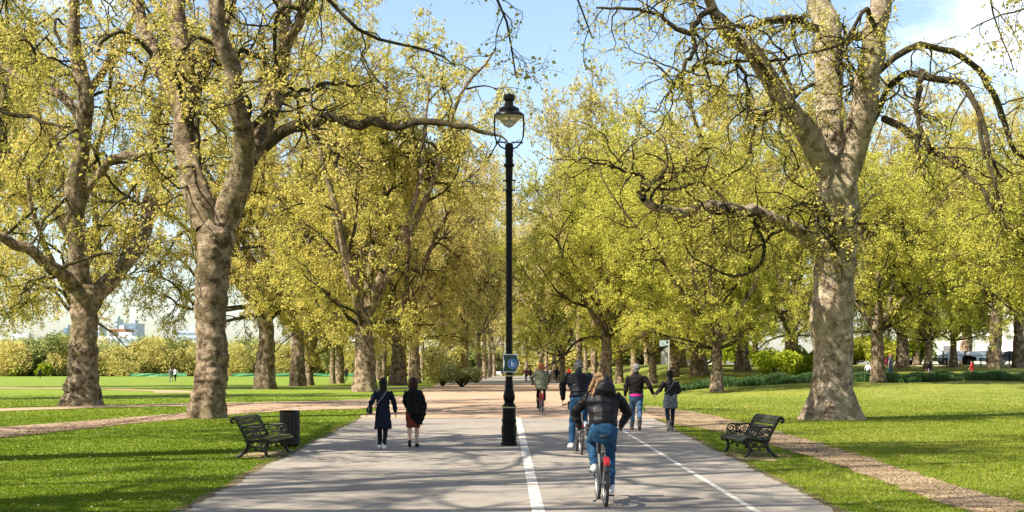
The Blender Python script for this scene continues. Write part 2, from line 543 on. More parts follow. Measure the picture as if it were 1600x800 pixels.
        if fold:
            nv = len(me2.vertices); co = np.empty(nv * 3); me2.vertices.foreach_get('co', co); co = co.reshape(-1, 3)
            no = np.empty(nv * 3); me2.vertices.foreach_get('normal', no); no = no.reshape(-1, 3)
            rg = np.random.default_rng(len(s.v)); dsp = 0
            for _ in range(9):
                d = rg.normal(size=3) * np.array([1, 1, 1.6]); d /= np.linalg.norm(d)
                dsp = dsp + np.sin((co @ d) * fold_k * rg.uniform(0.6, 1.7) + rg.uniform(0, 6.3) + 1.5 * np.sin(co @ rg.normal(size=3) * 9))
            co = co + no * (dsp / 3.0 * fold)[:, None]
            me2.vertices.foreach_set('co', co.ravel()); me2.update()
        if not me2.materials: me2.materials.append(mat)
        me2.polygons.foreach_set('use_smooth', [True] * len(me2.polygons))
        return link(name, me2, parent)

def np_mesh(name, V, Q, mat, tint=None, smooth=True):
    """mesh from numpy arrays: V (n,3), Q (m,k) faces all of one size"""
    me = bpy.data.meshes.new(name)
    k = Q.shape[1]; m_ = len(Q)
    me.vertices.add(len(V)); me.vertices.foreach_set('co', np.ascontiguousarray(V, dtype=np.float32).ravel())
    me.loops.add(m_ * k); me.loops.foreach_set('vertex_index', np.ascontiguousarray(Q, dtype=np.int32).ravel())
    me.polygons.add(m_); me.polygons.foreach_set('loop_start', np.arange(0, m_ * k, k, dtype=np.int32))
    me.polygons.foreach_set('use_smooth', np.full(m_, smooth))
    if tint is not None:
        a = me.attributes.new('tint', 'FLOAT', 'FACE'); a.data.foreach_set('value', np.ascontiguousarray(tint, dtype=np.float32))
    me.update(calc_edges=True)
    me.validate()
    if mat: me.materials.append(mat)
    return me
# ================================================================ SETTING: ground and paths
def terrain_grid(xs, ys, name, mat, dz=0.0):
    X, Y = np.meshgrid(xs, ys)
    Z = ground_z(X, Y) + dz
    V = np.stack([X, Y, Z], -1).reshape(-1, 3)
    nx = len(xs); ny = len(ys)
    i, j = np.meshgrid(np.arange(nx - 1), np.arange(ny - 1))
    a = (j * nx + i).ravel()
    return np_mesh(name, V, np.stack([a, a + 1, a + nx + 1, a + nx], -1), mat)
xs = np.unique(np.concatenate([np.linspace(-1500, -60, 24), np.arange(-60, 60.1, 1.0), np.linspace(60, 1500, 24)]))
ys = np.unique(np.concatenate([np.linspace(-150, 0, 16), np.arange(0, 170, 1.0), np.arange(170, 420, 5.0), np.linspace(420, 3000, 12)]))
g = link('ground', terrain_grid(xs, ys, 'ground', M['grass']))
tag(g, 'wide sunlit green lawn striped with tree shadows', 'lawn', kind='structure')

def ribbon(name, A, B, mat, dz, ncross=8, jit=0.0, seed=0, solid=None):
    """a sheet between two edge lines A and B (n,2 arrays of ground x, y)"""
    rng = np.random.default_rng(seed)
    A = np.array(A, float); B = np.array(B, float); n = len(A)
    if jit:
        for E in (A, B):
            w = rng.normal(0, 1, (n, 2)); w = (w + np.roll(w, 1, 0) * 0.8 + np.roll(w, -1, 0) * 0.8)
            E += w * jit * 0.6
    t = np.linspace(0, 1, ncross + 1)
    P = A[:, None, :] * (1 - t)[None, :, None] + B[:, None, :] * t[None, :, None]
    Z = ground_z(P[..., 0], P[..., 1]) + dz
    V = np.concatenate([P, Z[..., None]], -1).reshape(-1, 3)
    k = ncross + 1
    i, j = np.meshgrid(np.arange(ncross), np.arange(n - 1))
    a = (j * k + i).ravel()
    me = np_mesh(name, V, np.stack([a, a + 1, a + k + 1, a + k], -1), mat)
    return link(name, me)

def edge_fn(pxs):
    w = np.array([at(*p)[:2] for p in pxs]); w = w[np.argsort(w[:, 1])]
    x0 = w[0, 0] - (w[1, 0] - w[0, 0]) / (w[1, 1] - w[0, 1]) * (w[0, 1] + 20)
    w = np.vstack([[x0, -20], w])
    return lambda y: np.interp(y, w[:, 1], w[:, 0])
pathL = edge_fn([(285, 800), (347, 765), (410, 731), (470, 701), (530, 671), (590, 641), (632, 622), (672, 605), (695, 596), (722, 590.5), (742, 587)])
pathR = edge_fn([(1310, 800), (1200, 743), (1065, 678), (1012, 648), (985, 634), (950, 617), (915, 603), (893, 596), (880, 590.5), (876, 587)])
yy = np.concatenate([np.arange(-10, 60, 0.2), np.arange(60, 345, 2.0)])
wob = lambda y, s: 0.035 * np.sin(y * 0.9 + s) + 0.02 * np.sin(y * 2.3 + 2 * s)
o = ribbon('main_path', np.stack([pathL(yy) + wob(yy, 0), yy], 1), np.stack([pathR(yy) + wob(yy, 1.3), yy], 1), M['asphalt'], 0.014, 10)
tag(o, 'broad pale asphalt path running straight up the avenue', 'path', kind='structure')
ye = np.arange(8, 47, 0.15)
for xe, sg, sd, lb in ((pathL(ye) + wob(ye, 0), -1, 21, 'left'), (pathR(ye) + wob(ye, 1.3), 1, 22, 'right')):
    a = np.stack([xe + sg * 0.10, ye], 1); b = np.stack([xe - sg * 0.03, ye], 1)
    o = ribbon('bare_verge', a, b, M['soil'], 0.017, 2, 0.035, sd)
    tag(o, 'thin strip of dark soil along the ' + lb + ' edge of the asphalt path', 'bare ground', kind='structure')
ym = np.concatenate([np.arange(46.5, 100, 0.5), np.arange(100, 138, 1.0)])
o = ribbon('sandy_crossing', np.stack([pathL(ym) - 0.05, ym], 1), np.stack([pathR(ym) + 0.1, ym], 1), M['sand'], 0.022, 10, 0.06, 3)
tag(o, 'band of brown gravel where the riding track crosses the asphalt', 'track', kind='structure')

def cross_ribbon(name, up, dn, label, mat, dz, jit, seed, step=0.6):
    U = np.array([at(*p)[:2] for p in up]); D = np.array([at(*p)[:2] for p in dn])
    def res(W, n):
        L = np.concatenate([[0], np.cumsum(np.linalg.norm(np.diff(W, axis=0), axis=1))])
        t = np.linspace(0, L[-1], n)
        return np.stack([np.interp(t, L, W[:, 0]), np.interp(t, L, W[:, 1])], 1)
    n = int(max(np.linalg.norm(U[0] - U[-1]), np.linalg.norm(D[0] - D[-1])) / step) + 4
    A, B = res(U, n), res(D, n)
    o = ribbon(name, A, B, mat, dz, 6, jit, seed)
    tag(o, label, 'track', kind='structure')
    return A, B
def ragged(name, up, dn, label, mat, dz, cell, ext, seed):
    """a track whose edges break up into the grass: fine cells kept where the wear is strong enough"""
    U = np.array([at(*p)[:2] for p in up]); D = np.array([at(*p)[:2] for p in dn])
    def res(W, n):
        L = np.concatenate([[0], np.cumsum(np.linalg.norm(np.diff(W, axis=0), axis=1))])
        t = np.linspace(0, L[-1], n)
        return np.stack([np.interp(t, L, W[:, 0]), np.interp(t, L, W[:, 1])], 1)
    n = int(max(np.linalg.norm(np.diff(U, axis=0), axis=1).sum(), np.linalg.norm(np.diff(D, axis=0), axis=1).sum()) / cell) + 4
    A, B = res(U, n), res(D, n)
    wid = float(np.median(np.linalg.norm(A - B, axis=1)))
    k = int((wid + 2 * ext) / cell)
    t = np.linspace(-ext / wid, 1 + ext / wid, k + 1)
    P = A[:, None, :] * (1 - t)[None, :, None] + B[:, None, :] * t[None, :, None]
    rng = np.random.default_rng(seed)
    P = P + rng.normal(0, cell * 0.22, P.shape)
    V = np.concatenate([P, (ground_z(P[..., 0], P[..., 1]) + dz)[..., None]], -1).reshape(-1, 3)
    i, j = np.meshgrid(np.arange(k), np.arange(n - 1))
    a = (j * (k + 1) + i).ravel()
    Q = np.stack([a, a + 1, a + k + 2, a + k + 1], -1)
    c = V[Q].mean(1); s = np.abs((t[:-1] + t[1:]) / 2 - 0.5)[i.ravel()] * wid   # distance from the middle
    w = 0
    for f, am in ((0.35, 0.5), (1.1, 0.4), (3.1, 0.3), (7.7, 0.22)):
        for _ in range(3):
            d = rng.normal(size=2); d /= np.linalg.norm(d)
            w = w + am * 0.6 * np.sin((c[:, :2] @ d) * f * rng.uniform(0.7, 1.4) + rng.uniform(0, 6.3))
    keep = (wid / 2 - s) / ext * 1.3 + w * 1.0 + rng.normal(0, 0.18, len(c)) > 0
    o = link(name, np_mesh(name, V, Q[keep], mat))
    tag(o, label, 'track', kind='structure')
    return A, B
EDGES = []
EDGES.append(ragged('sandy_track', [(700, 606), (640, 618), (560, 624.5), (500, 627), (400, 629), (345, 636), (275, 647), (200, 653), (100, 661), (0, 668), (-120, 676)],
             [(668, 624), (620, 634), (560, 639.5), (500, 641), (400, 645), (345, 650), (275, 656), (200, 663), (100, 674), (0, 685), (-120, 702)],
             'brown gravel riding track curving off to the left below the big trunks', M['sand'], 0.018, 0.16, 0.5, 5))
EDGES.append(cross_ribbon('sand_strip', [(400, 629.5), (330, 630), (240, 632), (150, 634), (60, 637), (-60, 641)], [(400, 633), (330, 634), (240, 635.5), (150, 637.5), (60, 641), (-60, 645)],
             'thin pale gravel track passing behind the two large left trunks', M['sand'], 0.016, 0.08, 6))
cross_ribbon('field_track', [(690, 604.6), (600, 605.4), (510, 606.2)], [(690, 606.6), (600, 607.8), (510, 608.6)], 'thin sandy track crossing the lawn behind the left row', M['sand'], 0.016, 0.1, 7, 1.0)
cross_ribbon('far_field_track', [(250, 609.6), (120, 606.5), (-40, 605.5)], [(250, 611.6), (120, 608.0), (-40, 607.0)], 'far pale track across the open field on the left', M['sand'], 0.016, 0.1, 8, 1.5)
cross_ribbon('far_field_track', [(300, 611), (240, 610)], [(300, 614.5), (240, 614)], 'short pale gravel patch behind the tall left trunk', M['sand'], 0.019, 0.1, 9, 1.0)
EDGES.append(ragged('dirt_trail', [(1008, 634), (1060, 640), (1110, 648), (1160, 660), (1225, 678), (1290, 696), (1360, 718), (1430, 740), (1520, 768), (1620, 795)],
             [(1010, 652), (1050, 661), (1090, 668), (1140, 676), (1202, 694), (1262, 712), (1325, 734), (1400, 760), (1475, 787), (1545, 810)],
             'bare earth trail worn into the grass beside the right bench', M['dirt'], 0.016, 0.07, 0.85, 10))

def strip_line(name, pxs, width, label, dashes=None):
    w = np.array([at(*p)[:2] for p in pxs])
    L = np.linalg.norm(w[-1] - w[0]); d = (w[-1] - w[0]) / L; nrm = np.array([-d[1], d[0]])
    V = []; Q = []
    segs = dashes or [(0, 1)]
    for a, b in segs:
        k = max(2, int((b - a) * L / 0.8))
        for i in range(k + 1):
            q = w[0] + d * L * (a + (b - a) * i / k)
            for s in (-1, 1):
                p = q + nrm * s * width / 2
                V.append((p[0], p[1], gz(*p) + 0.020))
            if i:
                m = len(V); Q.append((m - 4, m - 3, m - 1, m - 2))
    o = link(name, np_mesh(name, np.array(V), np.array(Q), M['paint']))
    tag(o, label, 'road marking', kind='structure')
strip_line('centre_line', [(807, 643), (848, 832)], 0.17, 'broad worn white line dividing walkers from cyclists beside the lamp post',
           [(0, 0.045), (0.05, 0.10), (0.105, 0.16), (0.165, 0.23), (0.234, 0.31), (0.314, 0.41), (0.414, 0.56), (0.564, 0.75), (0.754, 1)])
strip_line('cycle_lane_line', [(964, 668.5), (1238, 835)], 0.095, 'thin white cycle lane line running past the couple')

# bare earth under the benches
def patch(name, px, py, rx, ry, seed, label):
    cx, cy, cz = at(px, py); rng = random.Random(seed)
    V = [(cx, cy, cz + 0.009)]; n = 40
    for i in range(n):
        a = 2 * PI * i / n; k = 1 + rng.uniform(-0.22, 0.22)
        x = cx + rx * k * math.cos(a); y = cy + ry * k * math.sin(a)
        V.append((x, y, gz(x, y) + 0.009))
    Q = [(0, i + 1, (i + 1) % n + 1) for i in range(n)]
    tag(link(name, np_mesh(name, np.array(V), np.array(Q), M['dirt'])), label, 'bare ground', kind='structure')
patch('bare_ground', 437, 711, 0.9, 1.5, 1, 'bare trampled earth under the left bench')
patch('bare_ground', 1150, 712, 0.95, 1.5, 2, 'bare trampled earth under the right bench')

# grass blades: nobody could count them
def in_ribbon(x, y):
    """True where a path or track covers the ground"""
    rj = np.random.default_rng(5).random(len(x)) ** 2 * 0.14 - 0.02
    m = (x > pathL(y) + rj) & (x < pathR(y) - rj)
    for k, (A, B) in enumerate(EDGES):
        poly = np.vstack([A, B[::-1]])
        c = np.zeros(len(x), bool); j = len(poly) - 1
        for i in range(len(poly)):
            xi, yi = poly[i]; xj, yj = poly[j]
            if yi != yj:
                hit = ((yi > y) != (yj > y)) & (x < (xj - xi) * (y - yi) / (yj - yi) + xi)
                c ^= hit
            j = i
        if k == 2:   # thin grass survives on the worn trail
            c &= np.random.default_rng(2).random(len(x)) < 0.88
        m |= c
    return m
def grass():
    rng = np.random.default_rng(4)
    N = 760000
    u = rng.random(N); y = 13.5 * (95 / 13.5) ** u
    half = 0.37 * y + 0.6
    x = rng.uniform(-1, 1, N) * half
    k = ~in_ribbon(x, y) & (rng.random(N) < 1 - sstep(34, 90, y))
    x = x[k]; y = y[k]; n = len(x)
    z = ground_z(x, y)
    clump = 0.5 + 0.5 * np.sin(x * 1.7 + 1.3 * np.sin(y * 0.9)) * np.sin(y * 1.3 + 0.7 * np.sin(x * 1.1))
    h = rng.uniform(0.012, 0.036, n) * (0.7 + 0.6 * clump)
    wd = 0.0035 + 0.00045 * y
    a = rng.uniform(0, 2 * PI, n); ln = rng.uniform(0.2, 0.9, n) * h
    la = rng.uniform(0, 2 * PI, n)
    ca, sa = np.cos(a) * wd, np.sin(a) * wd
    V = np.empty((n, 3, 3))
    V[:, 0] = np.stack([x - ca, y - sa, z - 0.005], -1)
    V[:, 1] = np.stack([x + ca, y + sa, z - 0.005], -1)
    V[:, 2] = np.stack([x + np.cos(la) * ln, y + np.sin(la) * ln, z + h], -1)
    dry = np.clip((x + 2) / 11, 0, 1)
    tint = np.clip(rng.normal(0.36, 0.11, n) + 0.20 * dry + 0.14 * (clump - 0.5) + 0.13 * np.sin(x * 0.41 + 1.1 * np.sin(y * 0.23)) * np.sin(y * 0.31 + 0.8 * np.sin(x * 0.27)), 0, 1)
    me = np_mesh('grass', V.reshape(-1, 3), np.arange(3 * n).reshape(-1, 3), M['blades'], tint, False)
    tag(link('grass', me), 'short mown grass growing on both sides of the path', 'grass', kind='stuff')
grass()

def litter():
    rng = np.random.default_rng(14); N = 5200
    u = rng.random(N); y = 15 * (60 / 15) ** u; x = rng.uniform(-1, 1, N) * (0.37 * y)
    near = np.minimum(np.abs(x - pathL(y)), np.abs(x - pathR(y)))
    on_path = (x > pathL(y)) & (x < pathR(y))
    k = rng.random(N) < np.where(on_path, 0.03 + 0.55 * np.exp(-near / 0.3), 0.45 + 0.5 * np.exp(-near / 0.5))
    x, y = x[k], y[k]; n = len(x); z = ground_z(x, y) + np.where((x > pathL(y)) & (x < pathR(y)), 0.026, 0.038)
    a = rng.uniform(0, 6.28, n); s = rng.uniform(0.012, 0.032, n)
    V = np.empty((n, 4, 3))
    for i, (p, q) in enumerate(((1, 0), (0, 0.7), (-1, 0), (0, -0.7))):
        V[:, i] = np.stack([x + s * (p * np.cos(a) - q * np.sin(a)), y + s * (p * np.sin(a) + q * np.cos(a)), z + rng.uniform(0, 0.012, n)], -1)
    me = np_mesh('fallen_leaves', V.reshape(-1, 3), np.arange(4 * n).reshape(-1, 4), plain('dry fallen leaves', (0.30, 0.21, 0.12), 0.9, 0, 0.6, 3), None, False)
    tag(link('fallen_leaves', me), 'scattered dry fallen leaves on the lawns and along the path edges', 'fallen leaves', kind='stuff')
litter()
# ================================================================ TREES
def nrm(a):
    return a / np.maximum(np.linalg.norm(a, axis=-1, keepdims=True), 1e-9)

def lump(P, seed, k=1.0, octaves=3):
    """smooth pseudo noise in -1..1 for points (...,3)"""
    rng = np.random.default_rng(seed); s = 0; tot = 0
    for o_ in range(octaves):
        f = k * 1.9 ** o_; a = 0.62 ** o_
        for _ in range(8):
            d = rng.normal(size=3); d /= np.linalg.norm(d)
            s = s + a * np.sin((P @ d) * f * rng.uniform(0.7, 1.4) * 2 * PI + rng.uniform(0, 6.3))
        tot += a * 3.1
    return s / tot

def tubes(P, Rr, S):
    """P (B,P,3), Rr (B,P) -> vertices, quads"""
    B, N, _ = P.shape
    T = nrm(np.gradient(P, axis=1))
    mean = np.abs(nrm(P[:, -1] - P[:, 0]))
    ref = np.eye(3)[np.argmin(mean, 1)]
    U = nrm(np.cross(T, ref[:, None, :])); W = np.cross(T, U)
    a = 2 * PI * np.arange(S) / S
    V = P[:, :, None, :] + Rr[:, :, None, None] * (U[:, :, None, :] * np.cos(a)[None, None, :, None] + W[:, :, None, :] * np.sin(a)[None, None, :, None])
    b, i, j = np.meshgrid(np.arange(B), np.arange(N - 1), np.arange(S), indexing='ij')
    base = (b * N + i) * S; j2 = (j + 1) % S
    Q = np.stack([base + j, base + j2, base + S + j2, base + S + j], -1).reshape(-1, 4)
    return V.reshape(-1, 3), Q

def grow(rng, start, d, L, N, wob, trop, zig=0.0):
    B = len(start); P = np.empty((B, N, 3)); P[:, 0] = start; p = start.copy(); d = nrm(d.copy())
    st = (L / (N - 1))[:, None]
    kink = rng.normal(size=(B, 3))
    for i in range(1, N):
        d = d + wob * rng.normal(size=(B, 3)) + trop
        if zig:
            kink = 0.4 * kink + rng.normal(size=(B, 3)); d = d + zig * kink
        d = nrm(d); p = p + d * st; P[:, i] = p
    return P

def spawn(rng, P, Rr, n, tmin, tmax, amin, amax, up=0.0):
    """n children per branch: start, direction, parent radius there, t"""
    B, N, _ = P.shape
    t = rng.uniform(tmin, tmax, (B, n)); t = np.sort(t, 1)
    f = t * (N - 1); i = np.minimum(f.astype(int), N - 2); fr = f - i
    bi = np.arange(B)[:, None]
    p = P[bi, i] * (1 - fr)[..., None] + P[bi, i + 1] * fr[..., None]
    r = Rr[bi, i] * (1 - fr) + Rr[bi, i + 1] * fr
    tg = nrm(P[bi, i + 1] - P[bi, i])
    rv = rng.normal(size=tg.shape); rv[..., 2] += up
    perp = nrm(rv - tg * np.sum(rv * tg, -1, keepdims=True))
    a = rng.uniform(amin, amax, (B, n))[..., None]
    d = tg * np.cos(a) + perp * np.sin(a)
    return p.reshape(-1, 3), d.reshape(-1, 3), r.reshape(-1), t.reshape(-1)

class Wood:
    def __init__(s): s.V = []; s.Q = []; s.n = 0
    def add(s, V, Q):
        s.V.append(V); s.Q.append(Q + s.n); s.n += len(V)
    def tube(s, P, Rr, S): s.add(*tubes(P, Rr, S))
    def mesh(s, name, mat): return np_mesh(name, np.concatenate(s.V), np.concatenate(s.Q), mat)

def leaves_mesh(rng, C_, size, mat, name, tint0, seed, flat=0.5, droop=0.25):
    n = len(C_)
    nz = rng.normal(size=(n, 3)); nz[:, 2] += flat * np.sign(rng.normal(size=n) + 0.8) * 1.4
    nz = nrm(nz)
    a = rng.normal(size=(n, 3)); a[:, 2] -= droop
    a = nrm(a - nz * np.sum(a * nz, -1, keepdims=True)); b = np.cross(nz, a)
    s = (size * (0.45 + 1.15 * rng.random(n) ** 1.4))[:, None]
    V = np.empty((n, 4, 3))
    V[:, 0] = C_ - a * s * 0.5
    V[:, 1] = C_ + b * s * 0.42 + a * s * 0.06 - nz * s * 0.10
    V[:, 2] = C_ + a * s * 0.5
    V[:, 3] = C_ - b * s * 0.42 + a * s * 0.06 - nz * s * 0.10
    tint = np.clip(tint0 + 0.16 * lump(C_, seed, 0.16, 2) + rng.normal(0, 0.13, n), 0, 1)
    return np_mesh(name, V.reshape(-1, 3), np.arange(4 * n).reshape(-1, 4), mat, tint, False)

def trunk_mesh(P, Rr, seed, lobes=5, flare=0.5, S=36, N=72, lumps=0.10, burls=8, wrinkle=0.03):
    """a bumpy trunk from a polyline of points and radii, with root flare and burls"""
    P = np.asarray(P, float); Rr = np.asarray(Rr, float)
    L = np.concatenate([[0], np.cumsum(np.linalg.norm(np.diff(P, axis=0), axis=1))])
    t = np.linspace(0, L[-1], N)
    C_ = np.stack([np.interp(t, L, P[:, k]) for k in range(3)], -1); r = np.interp(t, L, Rr)
    ker = np.array([1, 2, 3, 2, 1]) / 9.0
    Cp = np.pad(C_, ((2, 2), (0, 0)), 'edge'); C2 = sum(ker[k] * Cp[k:k + N] for k in range(5)); C2[0] = C_[0]; C2[-1] = C_[-1]
    V, Q = tubes(C2[None], r[None], S)
    V = V.reshape(N, S, 3)
    off = V - C2[:, None, :]
    rad = np.linalg.norm(off, axis=-1, keepdims=True); dirn = off / rad
    ang = np.arctan2(off[..., 1], off[..., 0])
    rng = np.random.default_rng(seed)
    ph = rng.uniform(0, 6.3, 3)
    hgt = t[:, None]
    rm = float(np.median(r))
    f = 1 + lumps * lump(V / rm, seed, 0.16, 3)
    f = f + flare * np.exp(-hgt / (1.25 * rm)) * (0.55 + 0.45 * np.cos(lobes * ang + ph[0]) * (0.6 + 0.4 * np.cos(2 * ang + ph[1])))
    f = f + 0.05 * np.cos(lobes * ang + ph[0] + 0.3 * hgt) * np.exp(-hgt / (5 * rm))
    wl_ = lump(V / rm, seed + 9, 0.35, 2)
    f = f + wrinkle * np.sin(hgt * 5.0 / rm + 2.2 * wl_ + ang) + wrinkle * 0.8 * np.clip(0.4 + lump(V / rm, seed + 5, 0.2, 1), 0, 1) * np.sin(hgt * 15.0 / rm + 3.0 * wl_ + 1.5 * np.sin(2 * ang))
    for _ in range(burls):
        q = rng.integers(int(N * 0.12), N); a0 = rng.uniform(-PI, PI); w = rng.uniform(0.12, 0.32) * rm
        c = C2[q] + np.array([math.cos(a0), math.sin(a0), 0]) * r[q]
        d2 = np.sum((V - c) ** 2, -1)
        f = f + rng.uniform(0.06, 0.19) * np.exp(-d2 / (2 * w * w))
    V = C2[:, None, :] + dirn * rad * f[..., None]
    return V.reshape(-1, 3), Q

def resample(P, n):
    P = np.asarray(P, float)
    L = np.concatenate([[0], np.cumsum(np.linalg.norm(np.diff(P[:, :3], axis=0), axis=1))])
    t = np.linspace(0, L[-1], n)
    # Catmull-Rom feel: linear, then smoothed once
    Q = np.stack([np.interp(t, L, P[:, k]) for k in range(P.shape[1])], -1)
    Qp = np.pad(Q, ((1, 1), (0, 0)), 'edge'); S = 0.25 * Qp[:-2] + 0.5 * Qp[1:-1] + 0.25 * Qp[2:]
    S[0] = Q[0]; S[-1] = Q[-1]
    return S

def clothe(rng, limbs, lr, cfg, wood, leafpts, keep=None):
    """branches, twigs and leaf places grown on the limbs; cfg is a list of levels"""
    P, Rr = limbs, lr
    for k, c in enumerate(cfg):
        p, d, r, t = spawn(rng, P, Rr, c['n'], c['t'][0], c['t'][1], R(c['a'][0]), R(c['a'][1]), c.get('up', 0.0))
        L = rng.uniform(c['L'][0], c['L'][1], len(p)) * (1.1 - 0.45 * t)
        if keep is not None and k == 0:
            m = keep(p, d, L); p, d, r, L = p[m], d[m], r[m], L[m]
        trop = np.array([0, 0, c.get('g', 0.0)])
        P = grow(rng, p, d, L, c['N'], c['w'], trop, c.get('z', 0.0))
        ok = P[..., 2].min(1) > 2.3
        P, L, r = P[ok], L[ok], r[ok]
        r0 = np.minimum(r * 0.62, L * c['r'])
        s = np.linspace(0, 1, c['N'])
        Rr = r0[:, None] * (1 - 0.80 * s)[None, :] + c.get('rm', 0.003)
        wood[c['m']].tube(P, Rr, c['S'])
        if c.get('lf'):
            n = c['lf']
            tt = rng.uniform(0.1, 1.0, (len(P), n)) * (c['N'] - 1); i = np.minimum(tt.astype(int), c['N'] - 2); fr = (tt - i)[..., None]
            b = np.arange(len(P))[:, None]
            q = P[b, i] * (1 - fr) + P[b, i + 1] * fr
            q = q + rng.normal(size=q.shape) * c.get('j', 0.1)
            leafpts.append(q.reshape(-1, 3))

def fork_limbs(rng, base, n, L, r, tilt, N=16, g=0.05, wob=0.08, zig=0.05, lead=True):
    az = rng.uniform(0, 2 * PI) + np.arange(n) * 2 * PI / n + rng.normal(0, 0.25, n)
    ti = rng.uniform(R(tilt[0]), R(tilt[1]), n)
    if lead: ti[0] = R(6)
    d = np.stack([np.sin(ti) * np.cos(az), np.sin(ti) * np.sin(az), np.cos(ti)], -1)
    st = np.repeat(np.asarray(base)[None], n, 0) + d * 0.25 - np.array([0, 0, 0.4])
    Ls = rng.uniform(L[0], L[1], n)
    P = grow(rng, st, d, Ls, N, wob, np.array([0, 0, g]), zig)
    s = np.linspace(0, 1, N)
    rr = (r * rng.uniform(0.75, 1.05, n))[:, None] * (1 - 0.86 * s ** 0.85)[None, :] + 0.012
    return P, rr

def plane_variant(seed, H=24, fork=5.0, rt=0.75, nl=6, tilt=(18, 48), lean=0.0, mat_leaf='leaf', size=0.106, tint0=0.5, scale_n=1.0, bark='bark', spread=1.0, low=True, lf=31, burls=8, zig=0.10):
    rng = np.random.default_rng(seed)
    N = 8
    h = np.linspace(0, fork, N)
    x = lean * h + 0.10 * np.cumsum(rng.normal(0, 0.25, N)) * rt; y = 0.10 * np.cumsum(rng.normal(0, 0.25, N)) * rt
    x -= x[0]; y -= y[0]
    tp = np.stack([x, y, h - 0.25], -1)
    tr = rt * (1 - 0.22 * (h / fork)) ; tr[-1] *= 1.05
    trunk = Wood(); br = Wood()
    V, Q = trunk_mesh(tp, tr, seed, rng.integers(4, 7), 0.55, 32, 64, 0.13, burls + 5, 0.04)
    trunk.add(V, Q)
    top = tp[-1]
    Lh = (H - fork)
    limbs, lr = fork_limbs(rng, top, nl, (Lh * 0.72, Lh * 0.98), rt * 0.50, tilt)
    trunk.tube(limbs, lr, 12)
    wood = {'t': trunk, 'b': br}
    pts = []
    cfg = [dict(n=int(8 * scale_n), t=(0.12, 0.95), a=(35, 75), L=(4.2 * spread, 7.5 * spread), N=12, w=0.10, g=-0.01, z=zig * 1.6, r=0.017, S=6, m='b', up=0.0),
           dict(n=8, t=(0.15, 0.98), a=(30, 75), L=(1.7, 3.2), N=7, w=0.14, g=-0.05, z=0.10, r=0.013, S=4, m='b'),
           dict(n=7, t=(0.1, 1.0), a=(25, 80), L=(0.7, 1.5), N=5, w=0.16, g=-0.10, r=0.010, S=3, m='b', lf=lf, j=0.09)]
    clothe(rng, limbs, lr, cfg, wood, pts)
    if low:      # low spreading branches that hang down round the trunk
        P2, r2 = fork_limbs(rng, top - np.array([0, 0, 0.3]), 5, (5.5 * spread, 8.5 * spread), rt * 0.22, (55, 80), 14, 0.0, 0.10, 0.12, lead=False)
        br.tube(P2, r2, 8)
        clothe(rng, P2, r2, [dict(n=9, t=(0.2, 0.98), a=(30, 80), L=(1.8, 3.4), N=8, w=0.13, g=-0.06, z=0.1, r=0.013, S=4, m='b'),
                             dict(n=9, t=(0.1, 1), a=(25, 80), L=(0.7, 1.5), N=5, w=0.16, g=-0.10, r=0.010, S=3, m='b', lf=lf, j=0.09)], wood, pts)
    C_ = np.concatenate(pts)
    C_ = C_[C_[:, 2] > 2.2]
    tm = trunk.mesh('trunk', M[bark]); bm_ = br.mesh('branches', M['branch'])
    cm = leaves_mesh(rng, C_, size, M[mat_leaf], 'crown', tint0, seed)
    return tm, bm_, cm

def place_tree(var, loc, label, rz=0.0, sc=1.0, group=None, name='plane_tree', scz=None):
    o = thing(name, label, 'tree', loc, rz, group)
    o.scale = (sc, sc, scz or sc)
    for nme, me in zip(('trunk', 'branches', 'crown'), var):
        if me is not None: link(nme, me, o)
    return o

# ---------------------------------------------------------------- the three big trees, limb by limb
def limb3(px, d0, dd=0.0, bulge=0.0, seed=0, n=24, kink=1.0):
    """(px, py, radius px) list -> resampled points and radii, running dd metres in depth"""
    rng = np.random.default_rng(seed)
    k = len(px); out = []
    for i, (x, y, r) in enumerate(px):
        t = i / (k - 1)
        d = d0 + dd * t + bulge * math.sin(PI * t) + (rng.uniform(-0.35, 0.35) if 0 < i else 0)
        p = pt(x, y, d); out.append((*p, r * d / F))
    q = resample(out, n)
    L = np.linalg.norm(q[1:, :3] - q[:-1, :3], axis=1).sum(); env = np.clip(np.linspace(0, 3, n), 0, 1)[:, None]
    w = rng.normal(size=(n, 3)); w = w + 0.5 * np.roll(w, 1, 0)
    q[:, :3] += w * env * np.minimum(0.30 * q[:, 3:4] + 0.012, 0.10) * kink
    return q[:, :3], q[:, 3]

